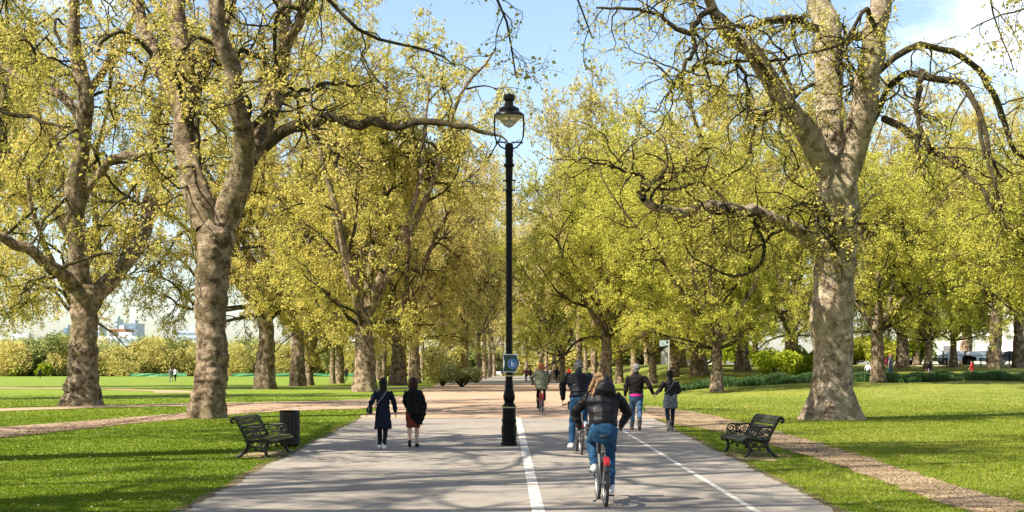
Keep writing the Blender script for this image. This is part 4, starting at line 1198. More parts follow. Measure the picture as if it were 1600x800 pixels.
# ================================================================ LAMP POST
def lamp_post():
    bx, by, bz = at(795.5, 697)
    s = F / by
    hz = lambda py: (697 - py) / s
    o = thing('lamp_post', 'tall black cast iron lamp post with gilt bands standing on the white line', 'lamp post', (bx, by, bz))
    r = lambda px: px / 2 / s
    m = MB()
    prof = [(r(25.5), -0.05), (r(25.5), hz(692)), (r(23), hz(690)), (r(23), hz(684)), (r(24), hz(683.5)), (r(24), hz(681)), (r(22.5), hz(680)),
            (r(21.5), hz(660)), (r(23), hz(659)), (r(23), hz(655)), (r(21), hz(654)), (r(20.5), hz(638)), (r(22), hz(637.5)), (r(22), hz(635.0)), (r(21), hz(634)), (r(18), hz(631.5)), (r(14), hz(629)),
            (r(16), hz(626)), (r(18.5), hz(622)), (r(18.5), hz(618)), (r(16), hz(613)), (r(13), hz(608)), (r(12), hz(605.5)), (r(14), hz(605)), (r(14), hz(602.5)), (r(11.6), hz(602)),
            (r(11), hz(588.5)), (r(12.4), hz(588)), (r(12.4), hz(586.4)), (r(10.8), hz(586)), (r(10.6), hz(560)), (r(10.2), hz(420)), (r(10.0), hz(330)), (r(10.5), hz(318)), (r(10.2), hz(300)), (r(11), hz(299)), (r(11), hz(296)), (r(10), hz(295)),
            (r(10), hz(284)), (r(11), hz(283)), (r(11), hz(280)), (r(11.5), hz(262)), (r(17), hz(259)), (r(17), hz(257)), (r(12), hz(254)), (r(11.5), hz(247)), (r(13), hz(244)), (r(13), hz(228)), (r(11), hz(224)), (r(3), hz(223))]
    m.lathe(prof, 32)
    m.build('post', M['iron'], o, angle=30)
    # cast ornament on the base drum: a wreathed oval on four sides
    for k in range(4):
        w = MB(); a = -PI / 2 + k * PI / 2
        rr = r(22.0)
        pts = [(rr * math.cos(a + 0.28 * math.sin(q)), rr * math.sin(a + 0.28 * math.sin(q)), hz(672) + 0.10 * math.cos(q)) for q in [2 * PI * i / 20 for i in range(21)]]
        w.tube(pts, 0.010, 6)
        w.tube([(rr * math.cos(a), rr * math.sin(a), hz(672) - 0.07), (rr * math.cos(a), rr * math.sin(a), hz(672) + 0.07)], 0.016, 6)
        w.build('ornament', M['iron'], o)
    for py, d in ((636.3, 22.6), (587.2, 13.0)):
        b = MB(); z = hz(py)
        b.lathe([(r(d) - 0.01, z - 0.012), (r(d) + 0.004, z - 0.012), (r(d) + 0.004, z + 0.012), (r(d) - 0.01, z + 0.012)], 32)
        b.build('gilt_band', M['gold'], o)
    for py in (297, 282):                         # ladder rest lugs
        b = MB(); z = hz(py)
        b.tube([(-0.125, 0, z), (0.125, 0, z)], 0.016, 8)
        for sx in (-1, 1): b.ball((sx * 0.125, 0, z), 0.022, 8)
        b.build('ladder_lug', M['iron'], o)
    # frame that carries the lantern: two side rods and rungs
    f = MB()
    zt = hz(181); w0 = 22.5 / s; zb = hz(222)
    for sx in (-1, 1):
        f.tube([(sx * w0, 0, zt), (sx * w0 * 1.02, 0, hz(200)), (sx * w0 * 0.97, 0, hz(214)), (sx * w0 * 0.86, 0, hz(222)), (sx * w0 * 0.55, 0, hz(230)), (sx * 0.06, 0, hz(233))], 0.019, 8)
        f.tube([(sx * w0 * 0.95, 0, zb - 0.01), (sx * 0.05, 0, zb + 0.0)], 0.016, 8)
        f.tube([(sx * w0 * 0.92, 0, hz(225)), (sx * w0 * 0.75, 0, hz(218)), (sx * 0.09, 0, hz(224.5))], 0.010, 8)
    f.build('lantern_frame', M['iron'], o)
    h = MB()
    h.lathe([(r(47.5), hz(182.5)), (r(48.5), hz(181)), (r(47), hz(179)), (r(38), hz(175.5)), (r(30), hz(174)), (r(32), hz(173)), (r(32), hz(170)), (r(26), hz(168)), (r(18), hz(166)), (r(13.5), hz(164)), (r(13), hz(158)),
             (r(17.5), hz(156.5)), (r(18.5), hz(154)), (r(18), hz(149.5)), (r(15), hz(148)), (r(6), hz(147)), (r(3), hz(145.5)), (0.004, hz(144.5))], 36)
    h.build('lantern_hood', plain('brown black hood', (0.012, 0.010, 0.008), 0.4, 0.0, 0.4, 14, 0, 0.2), o, angle=30)
    u = MB()
    u.lathe([(r(47), hz(182.2)), (r(43), hz(184)), (r(34), hz(186)), (r(28), hz(185.5)), (r(10), hz(183))], 36)
    u.build('reflector', M['lamp_under'], o)
    gl = MB()
    gl.lathe([(r(28), hz(184.5)), (r(27), hz(188)), (r(22), hz(192.5)), (r(14), hz(196.5)), (r(6), hz(199)), (0.004, hz(200))], 28)
    gl.build('glass_bowl', M['glass'], o)
    b2 = MB(); b2.lathe([(0.02, hz(184)), (0.045, hz(187)), (0.05, hz(190)), (0.03, hz(194)), (0.006, hz(195.5))], 14)
    b2.build('lamp_bulb', M['lamp_under'], o)
    # the shared path sign strapped to the post
    q = thing('path_sign', 'green sign with a blue walking figure disc strapped to the lamp post', 'sign', (bx, by, bz))
    cz = hz(568); y0 = -0.125
    X = lambda px: (px - 795.5) / s
    def outline(g):
        L = [(785.5 + g, 553.5 + g), (808.5 - g, 553.5 + g), (808.5 - g, 559)]
        L += [(808.5 - g + 3.2 * math.sin(PI * t / 8), 559 + (575 - 559) * t / 8) for t in range(1, 8)]
        L += [(808.2 - g, 576), (806.5 - g, 581.5 - g), (785.5 + g, 581.5 - g)]
        L += [(787.5 + g + 2.2 * math.sin(PI * t / 8) - 2 + 0.0, 578 - 20 * t / 8) for t in range(1, 8)]
        return [(X(a), hz(b)) for a, b in L]
    def bend(u, v, h): return (u, y0 - h + 0.9 * u * u, v)
    p = MB(); p.prism(outline(0), 0, 0.012, bend); p.build('border', M['white'], q, smooth=False)
    p = MB(); p.prism(outline(1.1), 0.0125, 0.016, bend); p.build('panel', M['sign_green'], q, smooth=False)
    dc = (X(800.5), hz(568.5)); rd = 6.6 / s
    p = MB(); p.prism([(dc[0] + rd * 1.12 * math.cos(a), dc[1] + rd * 1.2 * math.sin(a)) for a in [2 * PI * i / 30 for i in range(30)]], 0.0165, 0.018, bend); p.build('disc_rim', M['sign_pale'], q, smooth=False)
    p = MB(); p.prism([(dc[0] + rd * math.cos(a), dc[1] + rd * 1.1 * math.sin(a)) for a in [2 * PI * i / 30 for i in range(30)]], 0.0185, 0.020, bend); p.build('disc', M['sign_blue'], q, smooth=False)
    fg = MB()
    U = lambda a, b: (dc[0] + a * rd, dc[1] + b * rd)
    for k, (cx_, sc_) in enumerate(((-0.10, 1.0), (0.36, 0.6))):
        B = lambda a, b: U(cx_ + a * sc_, -0.62 + (b + 0.62) * sc_)
        fg.prism([B(0.14 * math.cos(a), 0.62 + 0.15 * math.sin(a)) for a in [2 * PI * i / 12 for i in range(12)]], 0.0205, 0.022, bend)
        fg.prism([B(-0.2, 0.42), B(-0.28, -0.05), B(-0.17, -0.05), B(-0.12, 0.1), B(-0.2, -0.72), B(-0.06, -0.72), B(0.0, -0.1), B(0.06, -0.72), B(0.2, -0.72), B(0.12, 0.1), B(0.17, -0.05), B(0.28, -0.05), B(0.2, 0.42)], 0.0205, 0.022, bend)
    fg.build('walking_figure', M['white'], q, smooth=False)
    # backing plate of the second sign facing the other way
    q2 = thing('path_sign', 'white edge of a second sign plate on the left of the lamp post', 'sign', (bx, by, bz))
    p = MB()
    p.prism([(X(786), hz(553.0)), (X(786), hz(582)), (X(794), hz(582)), (X(794), hz(553.0))], -0.2, -0.188, lambda u, v, h: (u - 0.0, 0.0 - h + 3.5 * (u - X(793)) ** 2 - 0.06, v))
    p.build('plate', M['white'], q2, smooth=False)
    for py in (556.5, 578.5):
        b = MB(); z = hz(py); b.lathe([(r(10.5), z - 0.012), (r(12), z - 0.012), (r(12), z + 0.012), (r(10.5), z + 0.012)], 24); b.build('strap', M['steel'], q)
lamp_post()

# ================================================================ BENCHES
def spiral(c, r0, r1, a0, turns, n=22):
    return [(c[0] + (r0 + (r1 - r0) * i / (n - 1)) * math.cos(a0 + turns * 2 * PI * i / (n - 1)), c[1] + (r0 + (r1 - r0) * i / (n - 1)) * math.sin(a0 + turns * 2 * PI * i / (n - 1))) for i in range(n)]
def bench(label, loc, rz, L=1.85, slat='slat', mirror=1):
    """profile plane (u to the front, z up); the length runs along local y; the front is local +x"""
    o = thing('park_bench', label, 'bench', loc, rz)
    hy = L / 2
    back = [(0.13, 0.37), (0.06, 0.50), (0.01, 0.60), (-0.035, 0.69), (-0.075, 0.765), (-0.12, 0.80)]
    seat = [(0.16, 0.365), (0.26, 0.362), (0.36, 0.375), (0.46, 0.388), (0.56, 0.388), (0.625, 0.35)]
    def slats(line, w, nm, mname, t=0.028):
        m = MB()
        for k in range(len(line)):
            a = line[max(k - 1, 0)]; b = line[min(k + 1, len(line) - 1)]
            du, dz = b[0] - a[0], b[1] - a[1]; ln = math.hypot(du, dz); du /= ln; dz /= ln
            u, z = line[k]
            bm = bmesh.new(); bmesh.ops.create_cube(bm, size=1)
            bmesh.ops.scale(bm, vec=(w, L, t), verts=bm.verts)
            bmesh.ops.bevel(bm, geom=list(bm.edges), offset=0.006, segments=2, affect='EDGES')
            bm.transform(Matrix.Translation((u, 0, z)) @ Matrix.Rotation(-math.atan2(dz, du), 4, 'Y'))
            bm.verts.index_update()
            m.add([v.co[:] for v in bm.verts], [[v.index for v in f.verts] for f in bm.faces]); bm.free()
        return m.build(nm, M[mname], o, smooth=False)
    slats(back, 0.072, 'backrest', slat); slats(seat, 0.092, 'seat', slat)
    for sy in (-1, 1):
        y = sy * (hy - 0.06)
        T = lambda pts, dy=0.0: [(p[0], y + dy, p[1]) for p in pts]
        e = MB()
        # back upright with rolled top
        e.tube(T([(0.12, 0.33), (0.10, 0.42), (0.035, 0.54), (-0.02, 0.64), (-0.07, 0.73), (-0.115, 0.785), (-0.165, 0.79), (-0.195, 0.75), (-0.185, 0.71), (-0.15, 0.70), (-0.135, 0.725)]),
               [0.034, 0.035, 0.035, 0.035, 0.036, 0.038, 0.038, 0.035, 0.03, 0.026, 0.02], 10)
        # seat rail
        e.tube(T([(0.10, 0.335), (0.25, 0.325), (0.42, 0.345), (0.56, 0.355), (0.625, 0.325), (0.64, 0.285), (0.61, 0.265)]), [0.031] * 5 + [0.026, 0.018], 10)
        # legs: splayed with claw feet
        e.tube(T([(0.14, 0.34), (0.15, 0.26), (0.12, 0.18), (0.06, 0.10), (0.0, 0.045), (-0.05, 0.02), (-0.08, 0.025)]), [0.034, 0.037, 0.036, 0.033, 0.031, 0.033, 0.022], 10)
        e.tube(T([(0.53, 0.34), (0.52, 0.26), (0.50, 0.18), (0.515, 0.10), (0.545, 0.045), (0.58, 0.02), (0.61, 0.025)]), [0.034, 0.037, 0.036, 0.033, 0.031, 0.033, 0.022], 10)
        e.tube(T([(0.10, 0.15), (0.2, 0.21), (0.32, 0.225), (0.44, 0.21), (0.5, 0.16)]), 0.016, 8)
        e.build('end_frame', M['iron_worn'], o)
        ar = MB()
        # arm with a big scroll, and foliate scrollwork below
        ar.tube(T([(0.01, 0.60), (0.10, 0.615), (0.22, 0.60), (0.34, 0.605), (0.44, 0.615)]), [0.017, 0.02, 0.022, 0.022, 0.02], 8)
        ar.tube(T(spiral((0.44, 0.53), 0.085, 0.02, PI / 2, -1.35)), 0.016, 7)
        ar.tube(T([(0.525, 0.53), (0.53, 0.46), (0.5, 0.40), (0.52, 0.36)]), 0.016, 7)
        ar.tube(T(spiral((0.27, 0.52), 0.07, 0.015, -PI / 2, 1.4)), 0.012, 6)
        ar.tube(T(spiral((0.15, 0.52), 0.055, 0.012, PI, -1.4)), 0.012, 6)
        ar.tube(T([(0.12, 0.40), (0.2, 0.45), (0.27, 0.45), (0.36, 0.44), (0.44, 0.40)]), 0.012, 6)
        for cu, cz, rr, a0, tn in ((0.24, 0.43, 0.05, 0, 1.3), (0.35, 0.43, 0.05, PI, -1.3), (0.45, 0.44, 0.04, 0, 1.2), (0.33, 0.53, 0.05, 0, 1.2)):
            ar.tube(T(spiral((cu, cz), rr, 0.010, a0, tn, 16)), 0.013, 6)
        ar.build('armrest', M['iron_worn'], o)
        sc = MB()
        for cu, cz, rr, a0, tn in ((0.24, 0.275, 0.05, PI / 2, 1.3), (0.36, 0.275, 0.05, PI / 2, -1.3), (0.45, 0.285, 0.035, 0, 1.2), (0.18, 0.285, 0.03, PI, -1.2), (0.30, 0.17, 0.04, -PI / 2, 1.2), (0.56, 0.27, 0.035, PI, 1.2), (0.20, 0.22, 0.04, 0, 1.2), (0.42, 0.22, 0.04, PI, -1.2), (0.12, 0.11, 0.03, 0, 1.2), (0.50, 0.13, 0.03, PI, 1.2)):
            sc.tube(T(spiral((cu, cz), rr, 0.010, a0, tn, 16)), 0.013, 6)
        sc.build('scrollwork', M['iron_worn'], o)
    st = MB()
    for u, z in ((0.11, 0.335), (0.53, 0.345)):
        st.tube([(u, -hy + 0.06, z - 0.02), (u, hy - 0.06, z - 0.02)], 0.012, 6)
    st.build('tie_rod', M['iron_worn'], o)
    return o
lb = at(419, 716.5)
bench('old slatted park bench with scrolled iron ends on the left of the path', (lb[0] - 0.5, lb[1] + 0.95, gz(lb[0] - 0.3, lb[1] + 0.9)), R(-4), 1.9, 'slat')
rb_ = at(1164, 716)
bench('dark slatted park bench with scrolled iron ends on the right of the path', (rb_[0] + 0.52, rb_[1] + 0.98, gz(rb_[0] + 0.5, rb_[1] + 0.9)), R(180 + 5), 1.9, 'slat_grey')

def litter_bin():
    x, y, z = at(451, 699)
    y += 0.15
    o = thing('litter_bin', 'dark brown slatted litter bin standing behind the left bench', 'bin', (x, y, gz(x, y)), R(20))
    m = MB(); n = 18
    for k in range(n):
        a = 2 * PI * k / n
        m.box((0.215 * math.cos(a), 0.215 * math.sin(a), 0.43), (0.022, 0.066, 0.74), a, bev=0.006)
    m.build('slats', M['binwood'], o, smooth=False)
    b = MB(); b.lathe([(0.2, 0.03), (0.205, 0.06), (0.2, 0.80), (0.19, 0.80), (0.185, 0.1), (0.01, 0.08)], 24); b.build('liner', M['iron'], o)
    t = MB(); t.torus((0, 0, 0.805), 0.215, 0.018, 'Z', 28, 8); t.build('rim', M['iron'], o)
    p = MB(); p.lathe([(0.13, -0.04), (0.13, 0.02), (0.06, 0.05), (0.01, 0.05)], 16); p.build('foot', M['iron'], o)
    w = MB(); w.box((0.10, -0.17, 0.825), (0.10, 0.05, 0.012), 0.4, rx=0.5); w.box((0.13, -0.16, 0.80), (0.03, 0.03, 0.05), 0.2)
    q = w.build('paper_scrap', M['white'], None, smooth=False)
    q.matrix_world = Matrix.Translation((x, y, gz(x, y))) @ Matrix.Rotation(R(20), 4, 'Z')
    tag(q, 'scrap of white paper sticking out of the dark litter bin', 'litter')
litter_bin()

def signpost():
    x, y, z = at(1045.5, 611)
    s = F / y
    o = thing('signpost', 'grey signpost with one pale blade beside the couple holding hands', 'signpost', (x, y, z))
    h = (611 - 532) / s
    m = MB(); m.lathe([(0.05, -0.05), (0.05, h), (0.03, h + 0.03), (0.005, h + 0.05)], 14); m.build('pole', M['zinc'], o)
    b = MB(); b.box((-0.30, 0, h - 0.18), (0.58, 0.05, 0.36), bev=0.008); b.build('blade', M['sign_pale'], o, smooth=False)
    d = MB(); d.box((-0.10, -0.029, h - 0.10), (0.17, 0.006, 0.17)); d.box((-0.16, -0.029, h - 0.33), (0.28, 0.006, 0.05)); d.build('dark_panel', M['sign_dark'], o, smooth=False)
    t = MB()
    for k, w in enumerate((0.30, 0.24, 0.28)):
        t.box((-0.40, -0.0275, h - 0.10 - 0.07 * k), (w * 0.8, 0.003, 0.018))
    t.build('lettering', M['zinc'], o, smooth=False)
signpost()

def board(label, px, py, w, h, legs=0.5):
    x, y, z = at(px, py)
    o = thing('notice_board', label, 'sign', (x, y, z))
    m = MB(); m.box((0, 0, legs + h / 2), (w, 0.06, h), bev=0.01); m.build('panel', M['white'], o, smooth=False)
    for sx in (-1, 1):
        q = MB(); q.tube([(sx * w * 0.4, 0.04, -0.05), (sx * w * 0.4, 0.04, legs + h * 0.8)], 0.03, 8); q.build('leg', M['zinc'], o)
board('small white board beside the far end of the path left of the lamp post', 779, 588, 1.1, 0.75, 0.35)
board('tiny white notice on the lawn beside the grey green shrub', 673.5, 589, 0.8, 1.1, 0.3)

# ================================================================ PEOPLE
SK = {}
def skin(name, col): return plain(name, col, 0.55, 0, 0.08, 20)
SK['light'] = skin('light skin', (0.50, 0.31, 0.22)); SK['tan'] = skin('tan skin', (0.38, 0.22, 0.14))
def cloth(name, col, var=0.35, scale=30, rough=0.8): return plain(name, col, rough, 0, var, scale, 0.35, 0.15)
CL = {'navy': cloth('navy wool', (0.005, 0.008, 0.020)), 'black': cloth('black wool', (0.004, 0.004, 0.0045)), 'puffer': cloth('black puffer nylon', (0.0065, 0.006, 0.008), 0.3, 12, 0.45),
      'leather': cloth('black leather', (0.008, 0.0075, 0.008), 0.3, 14, 0.38), 'jeans': cloth('blue denim', (0.016, 0.060, 0.122), 0.5, 10), 'jeans_pale': cloth('washed blue denim', (0.05, 0.098, 0.165), 0.6, 8),
      'jeans_dark': cloth('dark denim', (0.012, 0.018, 0.03)), 'rust': cloth('rust skirt', (0.13, 0.026, 0.012)), 'olive': cloth('sage green coat', (0.12, 0.13, 0.085), 0.25), 'grey': cloth('grey wool skirt', (0.10, 0.105, 0.115), 0.4),
      'brown': cloth('dark brown jacket', (0.010, 0.007, 0.0065)), 'pink': cloth('pink jumper', (0.62, 0.03, 0.22), 0.1), 'tights': cloth('dark tights', (0.01, 0.009, 0.01)), 'red': cloth('red jacket', (0.55, 0.045, 0.03), 0.2),
      'white': cloth('white shirt', (0.65, 0.65, 0.66), 0.1), 'burgundy': cloth('burgundy backpack', (0.25, 0.02, 0.05), 0.2), 'greytop': cloth('grey top', (0.18, 0.16, 0.18), 0.2), 'purple': cloth('plum jacket', (0.16, 0.03, 0.09), 0.3),
      'shoe_black': cloth('black shoe', (0.012, 0.011, 0.01), 0.3, 20, 0.5), 'shoe_white': cloth('white trainer', (0.6, 0.6, 0.58), 0.15, 20, 0.6), 'boot': cloth('grey suede boot', (0.17, 0.15, 0.14), 0.3), 'boot_brown': cloth('brown shoe', (0.10, 0.075, 0.05), 0.3)}
HR = {'black': cloth('black hair', (0.008, 0.007, 0.006), 0.5, 60, 0.45), 'auburn': cloth('auburn hair', (0.03, 0.010, 0.007), 0.5, 60, 0.45), 'grey': cloth('grey hair', (0.15, 0.145, 0.14), 0.3, 60, 0.6),
      'blonde': cloth('blonde hair', (0.25, 0.15, 0.07), 0.5, 60, 0.6), 'ginger': cloth('ginger hair', (0.30, 0.10, 0.035), 0.35, 60, 0.5), 'brown': cloth('brown hair', (0.05, 0.03, 0.018), 0.4, 60, 0.5)}
EYE = plain('eye', (0.05, 0.04, 0.035), 0.2)

def V3(*a): return Vector(a)
def walk_pose(lead=1, stride=0.30, arm=0.18, sw=0.19, lean=0.03, armx=0.09):
    """lead: +1 right leg in front; forward is +y; heights for a figure of 1.72 m"""
    p = {}
    for s, nm in ((-1, 'L'), (1, 'R')):
        f = lead * s
        p['hip' + nm] = V3(s * 0.085, 0, 0.90)
        if f > 0:
            p['knee' + nm] = V3(s * 0.085, stride * 0.62, 0.49); p['ank' + nm] = V3(s * 0.075, stride * 0.75, 0.085); p['toe' + nm] = V3(s * 0.095, stride * 0.75 + 0.17, 0.045)
        else:
            p['knee' + nm] = V3(s * 0.085, -stride * 0.10, 0.485); p['ank' + nm] = V3(s * 0.07, -stride * 0.92, 0.15); p['toe' + nm] = V3(s * 0.085, -stride * 0.92 + 0.13, 0.045)
        p['sh' + nm] = V3(s * sw, lean, 1.375)
        p['el' + nm] = V3(s * (sw + armx * 0.75), lean - 0.03 - f * arm * 0.5, 1.13)
        p['wr' + nm] = V3(s * (sw + armx), lean + 0.04 - f * arm * 1.1, 0.89)
    p['pelvis'] = V3(0, 0, 0.93); p['waist'] = V3(0, 0.01, 1.06); p['chest'] = V3(0, lean, 1.27); p['neck'] = V3(0, lean + 0.005, 1.46); p['head'] = V3(0, lean + 0.03, 1.595)
    p['look'] = V3(0, 1, 0)
    return p
def ride_pose(seat=0.93, up='L', bar=(0.27, 0.42, 1.02), lean=0.16, by=-0.24, head_dx=0.0):
    p = {}
    for s, nm in ((-1, 'L'), (1, 'R')):
        high = nm == up
        p['hip' + nm] = V3(s * 0.09, by, seat + 0.07)
        if high: p['knee' + nm] = V3(s * 0.135, by + 0.40, seat - 0.10); p['ank' + nm] = V3(s * 0.12, by + 0.12, seat - 0.43); p['toe' + nm] = V3(s * 0.13, by + 0.27, seat - 0.49)
        else: p['knee' + nm] = V3(s * 0.12, by + 0.24, seat - 0.33); p['ank' + nm] = V3(s * 0.115, by + 0.10, seat - 0.72); p['toe' + nm] = V3(s * 0.13, by + 0.26, seat - 0.765)
        p['sh' + nm] = V3(s * 0.195, by + lean, seat + 0.525)
        p['el' + nm] = V3(s * 0.335, by + lean + 0.17, seat + 0.33)
        p['wr' + nm] = V3(s * bar[0], bar[1] - 0.06, bar[2] + 0.03)
    p['pelvis'] = V3(0, by, seat + 0.09); p['waist'] = V3(0, by + 0.03, seat + 0.22); p['chest'] = V3(0, by + lean * 0.8, seat + 0.42); p['neck'] = V3(0, by + lean + 0.01, seat + 0.61); p['head'] = V3(head_dx, by + lean + 0.06, seat + 0.735)
    p['look'] = V3(0, 1, 0)
    return p

def person(label, loc, rz, H, p, skin_='light', hair='brown', hair_style='short', top='black', top_kind='jacket', legs='jeans', shoes='shoe_black', group=None,
           hem=None, belly=1.0, fine=True, bare_from=None, shoulder_w=1.0, grip=False, extra=None, puff_h=0.013, puff_l=0.072):
    k = H / 1.72
    o = thing('person', label, 'person', loc, rz, group)
    o.scale = (k, k, k)
    vx = 0.0075 if fine else 0.014
    # ---- body: one skin
    b = MB()
    b.loft([p['pelvis'] - V3(0, 0, 0.08), p['pelvis'], p['waist'], p['chest'], p['chest'] * 0.45 + p['neck'] * 0.55, p['neck'] - V3(0, 0, 0.015), p['neck'] + V3(0, 0, 0.05)],
           [(0.13, 0.10), (0.155, 0.11), (0.125, 0.095), (0.15, 0.105), (0.13, 0.075), (0.056, 0.056), (0.05, 0.055)], 16)
    hd = p['head']; lk = p['look'].normalized(); rt = lk.cross(V3(0, 0, 1)).normalized()
    b.loft([p['neck'], hd + V3(0, 0, -0.05)], [0.052, 0.055], 12)
    def hp(a, f, u): return hd + rt * a + lk * f + V3(0, 0, u)
    b.loft([hp(0, 0.035, -0.115), hp(0, 0.028, -0.08), hp(0, 0.012, -0.03), hp(0, 0.0, 0.02), hp(0, -0.006, 0.05), hp(0, -0.006, 0.068)],
           [(0.036, 0.038), (0.060, 0.068), (0.075, 0.092), (0.081, 0.100), (0.074, 0.092), (0.052, 0.062)], 18, ref=tuple(rt))
    b.loft([hp(0, 0.095, 0.005), hp(0, 0.108, -0.022), hp(0, 0.10, -0.032)], [0.009, 0.014, 0.012], 8)        # nose
    b.loft([hp(-0.022, 0.088, -0.066), hp(0, 0.096, -0.066), hp(0.022, 0.088, -0.066)], [0.007, 0.010, 0.007], 8, ref=(0, 0, 1))   # mouth
    for s in (-1, 1):
        b.ball(hp(s * (0.088 if hair_style == 'short' else 0.074), -0.008, -0.015), (0.014, 0.022, 0.032), 10)                                         # ears
    for nm in 'LR':
        s = -1 if nm == 'L' else 1
        hip, kn, an, to = p['hip' + nm], p['knee' + nm], p['ank' + nm], p['toe' + nm]
        b.loft([hip, hip * 0.5 + kn * 0.5, kn, kn * 0.65 + an * 0.35 + V3(0, -0.012, 0), an], [q * (0.84 if legs else 1) for q in (0.088, 0.072, 0.052, 0.052, 0.040)], 14)
        b.loft([an + V3(0, -0.045, -0.035), an + V3(0, 0.02, -0.03), an * 0.4 + to * 0.6, to], [0.034, 0.04, 0.036, 0.026], 10)
        sh, el, wr = p['sh' + nm], p['el' + nm], p['wr' + nm]
        b.loft([sh * 0.8 + p['chest'] * 0.2 + V3(0, 0, 0.02), sh, sh * 0.5 + el * 0.5, el, el * 0.6 + wr * 0.4, wr], [0.026, 0.032, 0.036, 0.035, 0.033, 0.027], 12)
        d = (wr - el).normalized()
        if grip: d = V3(0.0, 1, -0.25).normalized()
        side = V3(0, 1, 0) - d * d.y
        if side.length < 0.2: side = V3(-s, 0, 0) - d * (-s * d.x)
        side.normalize(); nrm_ = d.cross(side) * (1 if s > 0 else -1)
        q = [wr, wr + d * 0.035, wr + d * 0.085]
        b.loft(q, [(0.026, 0.022), (0.040, 0.018), (0.040, 0.016)], 10, ref=tuple(side))
        curl = 1.0 if grip else 0.35
        inn = V3(-s, 0, 0) if not grip else V3(0, 0, -1)
        inn = (inn - d * inn.dot(d)); inn = inn.normalized() if inn.length > 0.1 else nrm_
        for j, (off, ln) in enumerate(((0.030, 0.070), (0.010, 0.080), (-0.011, 0.074), (-0.030, 0.058))):
            a0 = wr + d * 0.085 + side * off
            a1 = a0 + d * ln * 0.45 + inn * ln * 0.14 * curl * 2
            a2 = a1 + (d * (1 - curl) + inn * curl) * ln * 0.35
            a3 = a2 + (d * (0.8 - curl) + inn * curl) * ln * 0.3
            b.loft([a0 - d * 0.02, a0, a1, a2, a3], [0.0095, 0.0095, 0.009, 0.0085, 0.007], 7)
        th = wr + d * 0.03 + side * 0.032
        b.loft([wr + d * 0.02 + side * 0.015, th + d * 0.01 + side * 0.012, th + d * 0.045 + side * 0.02 + inn * 0.015, th + d * 0.07 + side * 0.014 + inn * 0.03], [0.013, 0.0115, 0.010, 0.008], 7)
    body = b.fused('body', SK[skin_], o, vx, 2)
    for s in (-1, 1):
        e = MB(); e.ball(hp(s * 0.030, 0.083, 0.012), (0.011, 0.009, 0.009), 8); e.build('eye', EYE, body)
    # ---- legs
    if legs:
        t = MB(); bl = belly
        t.loft([p['pelvis'] - V3(0, 0, 0.10), p['pelvis'] - V3(0, 0, 0.03), p['pelvis'] + V3(0, 0, 0.06), p['waist']], [(0.155 * bl, 0.12), (0.178 * bl, 0.135), (0.17 * bl, 0.13), (0.15 * bl, 0.115)], 18)
        for nm in 'LR':
            hip, kn, an = p['hip' + nm], p['knee' + nm], p['ank' + nm]
            slim = 0.86 if legs in ('tights', 'jeans_dark') else 1.0
            t.loft([hip + V3(0, -0.01, 0.02), hip * 0.72 + kn * 0.28, hip * 0.4 + kn * 0.6, kn, kn * 0.6 + an * 0.4 + V3(0, -0.008, 0), an * 0.88 + kn * 0.12, an + V3(0, 0, 0.03)], [0.106 * slim, 0.098 * slim, 0.080 * slim, 0.068 * slim, 0.064 * slim, 0.054 * slim, 0.055 * slim], 14)
        t.fused('trousers' if legs != 'tights' else 'leggings', CL[legs], o, vx * 1.15, 2, 0.005, 45)
    # ---- shoes
    for nm in 'LR':
        an, to = p['ank' + nm], p['toe' + nm]
        m = MB(); tall = 0.13 if shoes.startswith('boot') else 0.03
        m.loft([an + V3(0, 0, tall), an + V3(0, -0.005, -0.01)], [0.052 if legs or tall > 0.1 else 0.042, 0.048], 10)
        m.loft([an + V3(0, -0.06, -0.035), an + V3(0, 0.0, -0.03), an * 0.4 + to * 0.6 + V3(0, 0, 0.0), to + V3(0, 0.01, -0.002)], [0.042, 0.050, 0.046, 0.034], 12)
        m.fused('shoe', CL[shoes], o, 0.008 if fine else 0.014, 2)
    # ---- top
    m = MB(); w = shoulder_w * belly
    puff = top_kind == 'puffer'
    hz_ = hem if hem is not None else (p['pelvis'].z - 0.06)
    c0 = p['pelvis']; n = 34 if puff else 14
    z0 = hz_; z1 = p['neck'].z - 0.01
    keys = [(hz_, 0.182 * belly, 0.145), (p['pelvis'].z + 0.02, 0.185 * belly, 0.148), (p['waist'].z, 0.170 * belly, 0.138), (p['chest'].z, 0.195 * w, 0.145), (p['chest'].z * 0.5 + p['neck'].z * 0.5, 0.188 * w, 0.125), (p['neck'].z - 0.055, 0.150 * w, 0.10), (p['neck'].z - 0.025, 0.105 * w, 0.085), (z1, 0.068, 0.07)]
    if top_kind in ('coat', 'dress'):
        keys[0] = (hz_, 0.215, 0.165)
    kz = [a[0] for a in keys]; sp = [p['pelvis'], p['waist'], p['chest'], p['neck']]
    pts = []; rad = []
    for i in range(n):
        z = z0 + (z1 - z0) * i / (n - 1)
        x = np.interp(z, [q.z for q in sp], [q.x for q in sp]); y = np.interp(z, [q.z for q in sp], [q.y for q in sp])
        a = float(np.interp(z, kz, [q[1] for q in keys])); c = float(np.interp(z, kz, [q[2] for q in keys]))
        if puff:
            q = puff_h * abs(math.sin(PI * (z - z0) / puff_l)) - 0.004; a += q; c += q
        pts.append((float(x), float(y), z)); rad.append((a, c))
    m.loft(pts, rad, 22, ends=(False, True))
